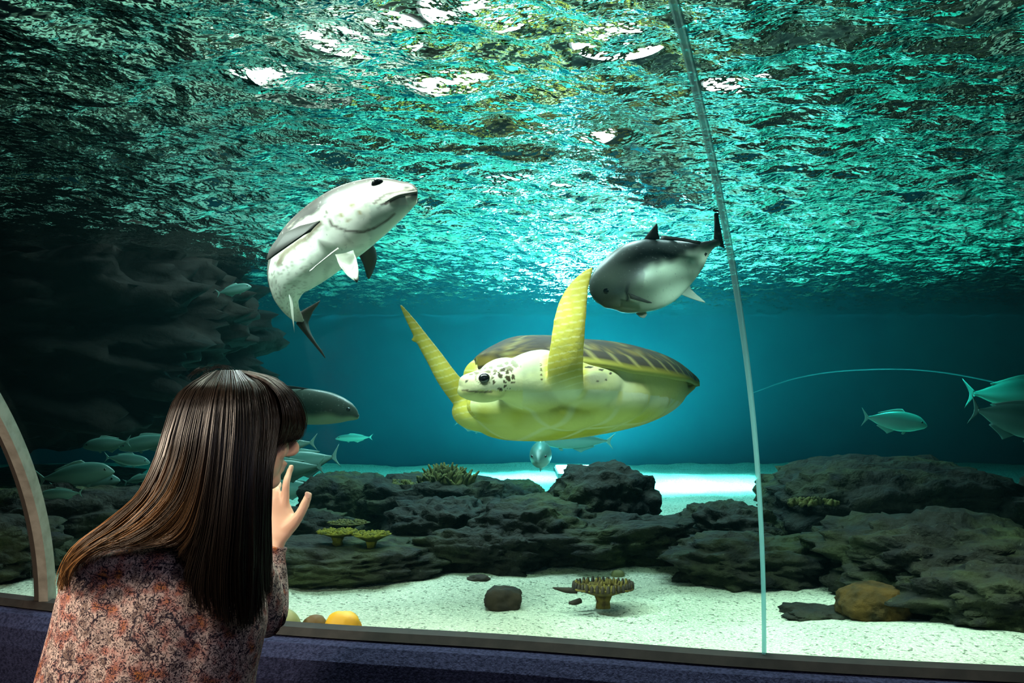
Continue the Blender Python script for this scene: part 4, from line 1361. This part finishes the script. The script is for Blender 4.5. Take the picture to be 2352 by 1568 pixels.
# hair: guide strands root to tip, an underlayer sheet and many strand tubes
GD = [
    [(470, 866, 1.90), (405, 920, 1.88), (382, 985, 1.84), (360, 1060, 1.80), (320, 1140, 1.77), (250, 1205, 1.74), (180, 1262, 1.73), (146, 1320, 1.73), (140, 1368, 1.73)],
    [(478, 860, 1.83), (415, 905, 1.78), (385, 985, 1.75), (362, 1060, 1.73), (322, 1140, 1.70), (252, 1203, 1.68), (183, 1258, 1.675), (150, 1315, 1.68), (143, 1362, 1.69)],
    [(490, 857, 1.78), (438, 900, 1.71), (410, 980, 1.685), (390, 1060, 1.675), (352, 1140, 1.665), (285, 1208, 1.66), (215, 1255, 1.655), (170, 1295, 1.66), (150, 1345, 1.67)],
    [(500, 855, 1.76), (462, 900, 1.685), (440, 980, 1.66), (424, 1060, 1.65), (392, 1140, 1.645), (335, 1200, 1.645), (268, 1240, 1.65), (225, 1258, 1.655), (195, 1280, 1.66)],
    [(508, 854, 1.75), (484, 898, 1.67), (468, 980, 1.645), (455, 1060, 1.638), (432, 1140, 1.635), (392, 1198, 1.638), (338, 1236, 1.645), (292, 1250, 1.65), (255, 1258, 1.655)],
    [(514, 853, 1.745), (500, 898, 1.665), (488, 980, 1.64), (478, 1060, 1.63), (464, 1140, 1.628), (446, 1210, 1.63), (428, 1240, 1.635), (412, 1252, 1.64), (395, 1258, 1.645)],
    [(520, 853, 1.745), (512, 898, 1.665), (502, 980, 1.64), (495, 1060, 1.63), (486, 1140, 1.625), (474, 1220, 1.625), (458, 1290, 1.625), (448, 1350, 1.625), (452, 1405, 1.628)],
    [(530, 853, 1.745), (533, 898, 1.665), (530, 980, 1.64), (524, 1060, 1.628), (516, 1140, 1.62), (508, 1220, 1.615), (500, 1300, 1.615), (500, 1375, 1.618), (512, 1445, 1.62)],
    [(542, 853, 1.75), (562, 898, 1.675), (568, 980, 1.65), (563, 1060, 1.635), (558, 1140, 1.625), (553, 1220, 1.62), (549, 1300, 1.62), (550, 1385, 1.625), (556, 1462, 1.63)],
    [(556, 854, 1.77), (595, 895, 1.70), (608, 970, 1.68), (602, 1050, 1.66), (596, 1140, 1.65), (592, 1220, 1.645), (590, 1300, 1.645), (588, 1380, 1.65), (590, 1446, 1.65)],
    [(566, 856, 1.79), (618, 890, 1.74), (636, 955, 1.72), (626, 1030, 1.70), (615, 1090, 1.685), (612, 1165, 1.68), (611, 1240, 1.68), (612, 1310, 1.68), (617, 1385, 1.685)],
    [(566, 858, 1.81), (624, 892, 1.79), (640, 955, 1.78), (628, 1030, 1.76), (616, 1090, 1.74), (612, 1165, 1.73), (611, 1240, 1.73), (612, 1310, 1.73), (616, 1380, 1.73)],
]
BG = [
    [(552, 855, 1.76), (606, 872, 1.735), (642, 905, 1.72), (656, 950, 1.715), (650, 995, 1.715), (628, 1034, 1.715)],
    [(566, 856, 1.79), (628, 874, 1.78), (668, 910, 1.775), (684, 955, 1.775), (680, 992, 1.775), (652, 1022, 1.77)],
    [(572, 858, 1.83), (634, 878, 1.84), (674, 914, 1.85), (691, 955, 1.86), (689, 992, 1.86), (668, 1016, 1.855)],
    [(570, 862, 1.88), (628, 884, 1.91), (668, 920, 1.93), (686, 958, 1.94), (684, 990, 1.94), (668, 1012, 1.93)],
]
BK_ = [   # far side of the head, closes the hair
    [(566, 860, 1.84), (610, 900, 1.92), (625, 970, 1.95), (615, 1060, 1.94), (600, 1150, 1.92), (592, 1230, 1.92)],
    [(530, 858, 1.88), (520, 900, 1.97), (515, 980, 1.99), (508, 1070, 1.98), (500, 1150, 1.95), (490, 1220, 1.93)],
    [(490, 862, 1.90), (430, 915, 1.95), (410, 990, 1.94), (395, 1070, 1.90), (370, 1150, 1.87), (330, 1210, 1.85)],
    [(470, 866, 1.90), (405, 920, 1.88), (382, 985, 1.84), (360, 1060, 1.80), (322, 1142, 1.78), (255, 1207, 1.75)],
]


def guides_eval(G, u, steps):
    """strand at parameter u in [0,1] across the guide set"""
    A = np.array([[P(*q) for q in g] for g in G])
    t = u * (len(G) - 1); i = min(int(t), len(G) - 2); f = t - i
    p0 = A[max(i - 1, 0)]; p1 = A[i]; p2 = A[i + 1]; p3 = A[min(i + 2, len(G) - 1)]
    q = 0.5 * (2 * p1 + (p2 - p0) * f + (2 * p0 - 5 * p1 + 4 * p2 - p3) * f * f + (3 * p1 - p0 - 3 * p2 + p3) * f ** 3)
    return catmull(q, steps)


Hcen = P(530, 1000, 1.82)
V_all, F_all, C_all, nv_ = [], [], [], 0


def sheet(G, n, steps, inset):
    rows = []
    for i in range(n):
        s = guides_eval(G, i / (n - 1), steps + 4)[:steps]
        c = np.array([Hcen[0], Hcen[1], 0])
        out = s.copy()
        for k in range(len(s)):
            v = np.array([s[k, 0] - Hcen[0], s[k, 1] - (Hcen[1] + 0.0), 0.0])
            out[k] = s[k] - unit(v + 1e-6) * inset
        rows.append(out)
    return np.array(rows).reshape(-1, 3), grid_faces(n, steps)


parts = [sheet(GD, 60, 30, 0.012), sheet(BG, 24, 20, 0.010), sheet(BK_, 30, 20, 0.004)]
# scalp cap closing the crown
parts.append(ellipsoid(P(540, 963, 1.815), [Fd * 0.112, Ld * 0.100, Ud * 0.096], 32, 20))
V, Fc = merge(parts)
hu = mesh_obj('hair', V, Fc, M['hair_base'], pe)


def strands(G, count, rad, steps, tipcol):
    global nv_
    for _ in range(count):
        u = random.random()
        s = guides_eval(G, u, steps)
        j = rng.normal(0, 1, 3)
        clump = mnoise.noise(Vector((u * 26, len(G) * 3.0, 0.0)))
        tt = np.linspace(0, 1, steps)[:, None]
        off = j[None, :] * np.array([0.0030, 0.0045, 0.0030]) * (0.4 + tt)
        wv = np.sin(tt * 9 + u * 50) * np.array([0.0018, 0.0012, 0.0]) * tt
        cl = np.array([0.0, -0.009, 0.003]) * clump * (0.3 + tt)
        s = s + off + wv + cl
        ln = 0.80 + 0.20 * random.random() ** 0.35
        ln = int(steps * ln); s = s[:max(ln, 6)]
        m = len(s)
        shade = 0.75 + 0.6 * random.random()
        gold = sstep(0.42, 0.68, 0.5 + 0.5 * mnoise.noise(Vector((u * 34, 7.0, 2.0)))) * 0.92 + 0.08
        for k in range(m):
            a = s[max(k - 1, 0)]; b = s[min(k + 1, m - 1)]
            Tn = unit(b - a); A = unit(np.cross(Tn, (0, 1, 0))); B = np.cross(A, Tn)
            r = rad * (1 - 0.7 * (k / (m - 1)) ** 3)
            for q in range(3):
                an = q * 2.0944
                V_all.append(s[k] + A * r * math.cos(an) + B * r * math.sin(an))
                t = k / (m - 1)
                C_all.append(np.clip(lerp((0.014, 0.009, 0.006), tipcol(u), gold * sstep(0.30, 0.80, t)) * shade, 0, 1))
            if k:
                b0 = nv_ + (k - 1) * 3
                for q in range(3):
                    q2 = (q + 1) % 3
                    F_all.append((b0 + q, b0 + q2, b0 + 3 + q2, b0 + 3 + q))
        nv_ += m * 3


strands(GD, 2600, 0.0010, 26, lambda u: lerp((0.52, 0.26, 0.09), (0.007, 0.0045, 0.0035), sstep(0.30, 0.52, u)))  # warm lamp light on the swept side, painted into the tip colour
strands(BG, 500, 0.0009, 16, lambda u: (0.006, 0.004, 0.003))
strands(BK_, 250, 0.0012, 16, lambda u: (0.006, 0.004, 0.003))
# a few flyaway hairs over the crown
for k in range(40):
    u = random.random()
FW = [[(470, 862, 1.80), (455, 850, 1.78), (440, 858, 1.76), (420, 885, 1.75)], [(520, 856, 1.78), (505, 842, 1.77), (478, 846, 1.76), (455, 866, 1.75)], [(540, 856, 1.78), (530, 846, 1.77), (505, 843, 1.77), (478, 850, 1.76)]]
strands(FW, 26, 0.0005, 12, lambda u: (0.05, 0.03, 0.02))
hs = mesh_obj('hair_strands', V_all, F_all, M['hair'], hu, True, np.array(C_all))
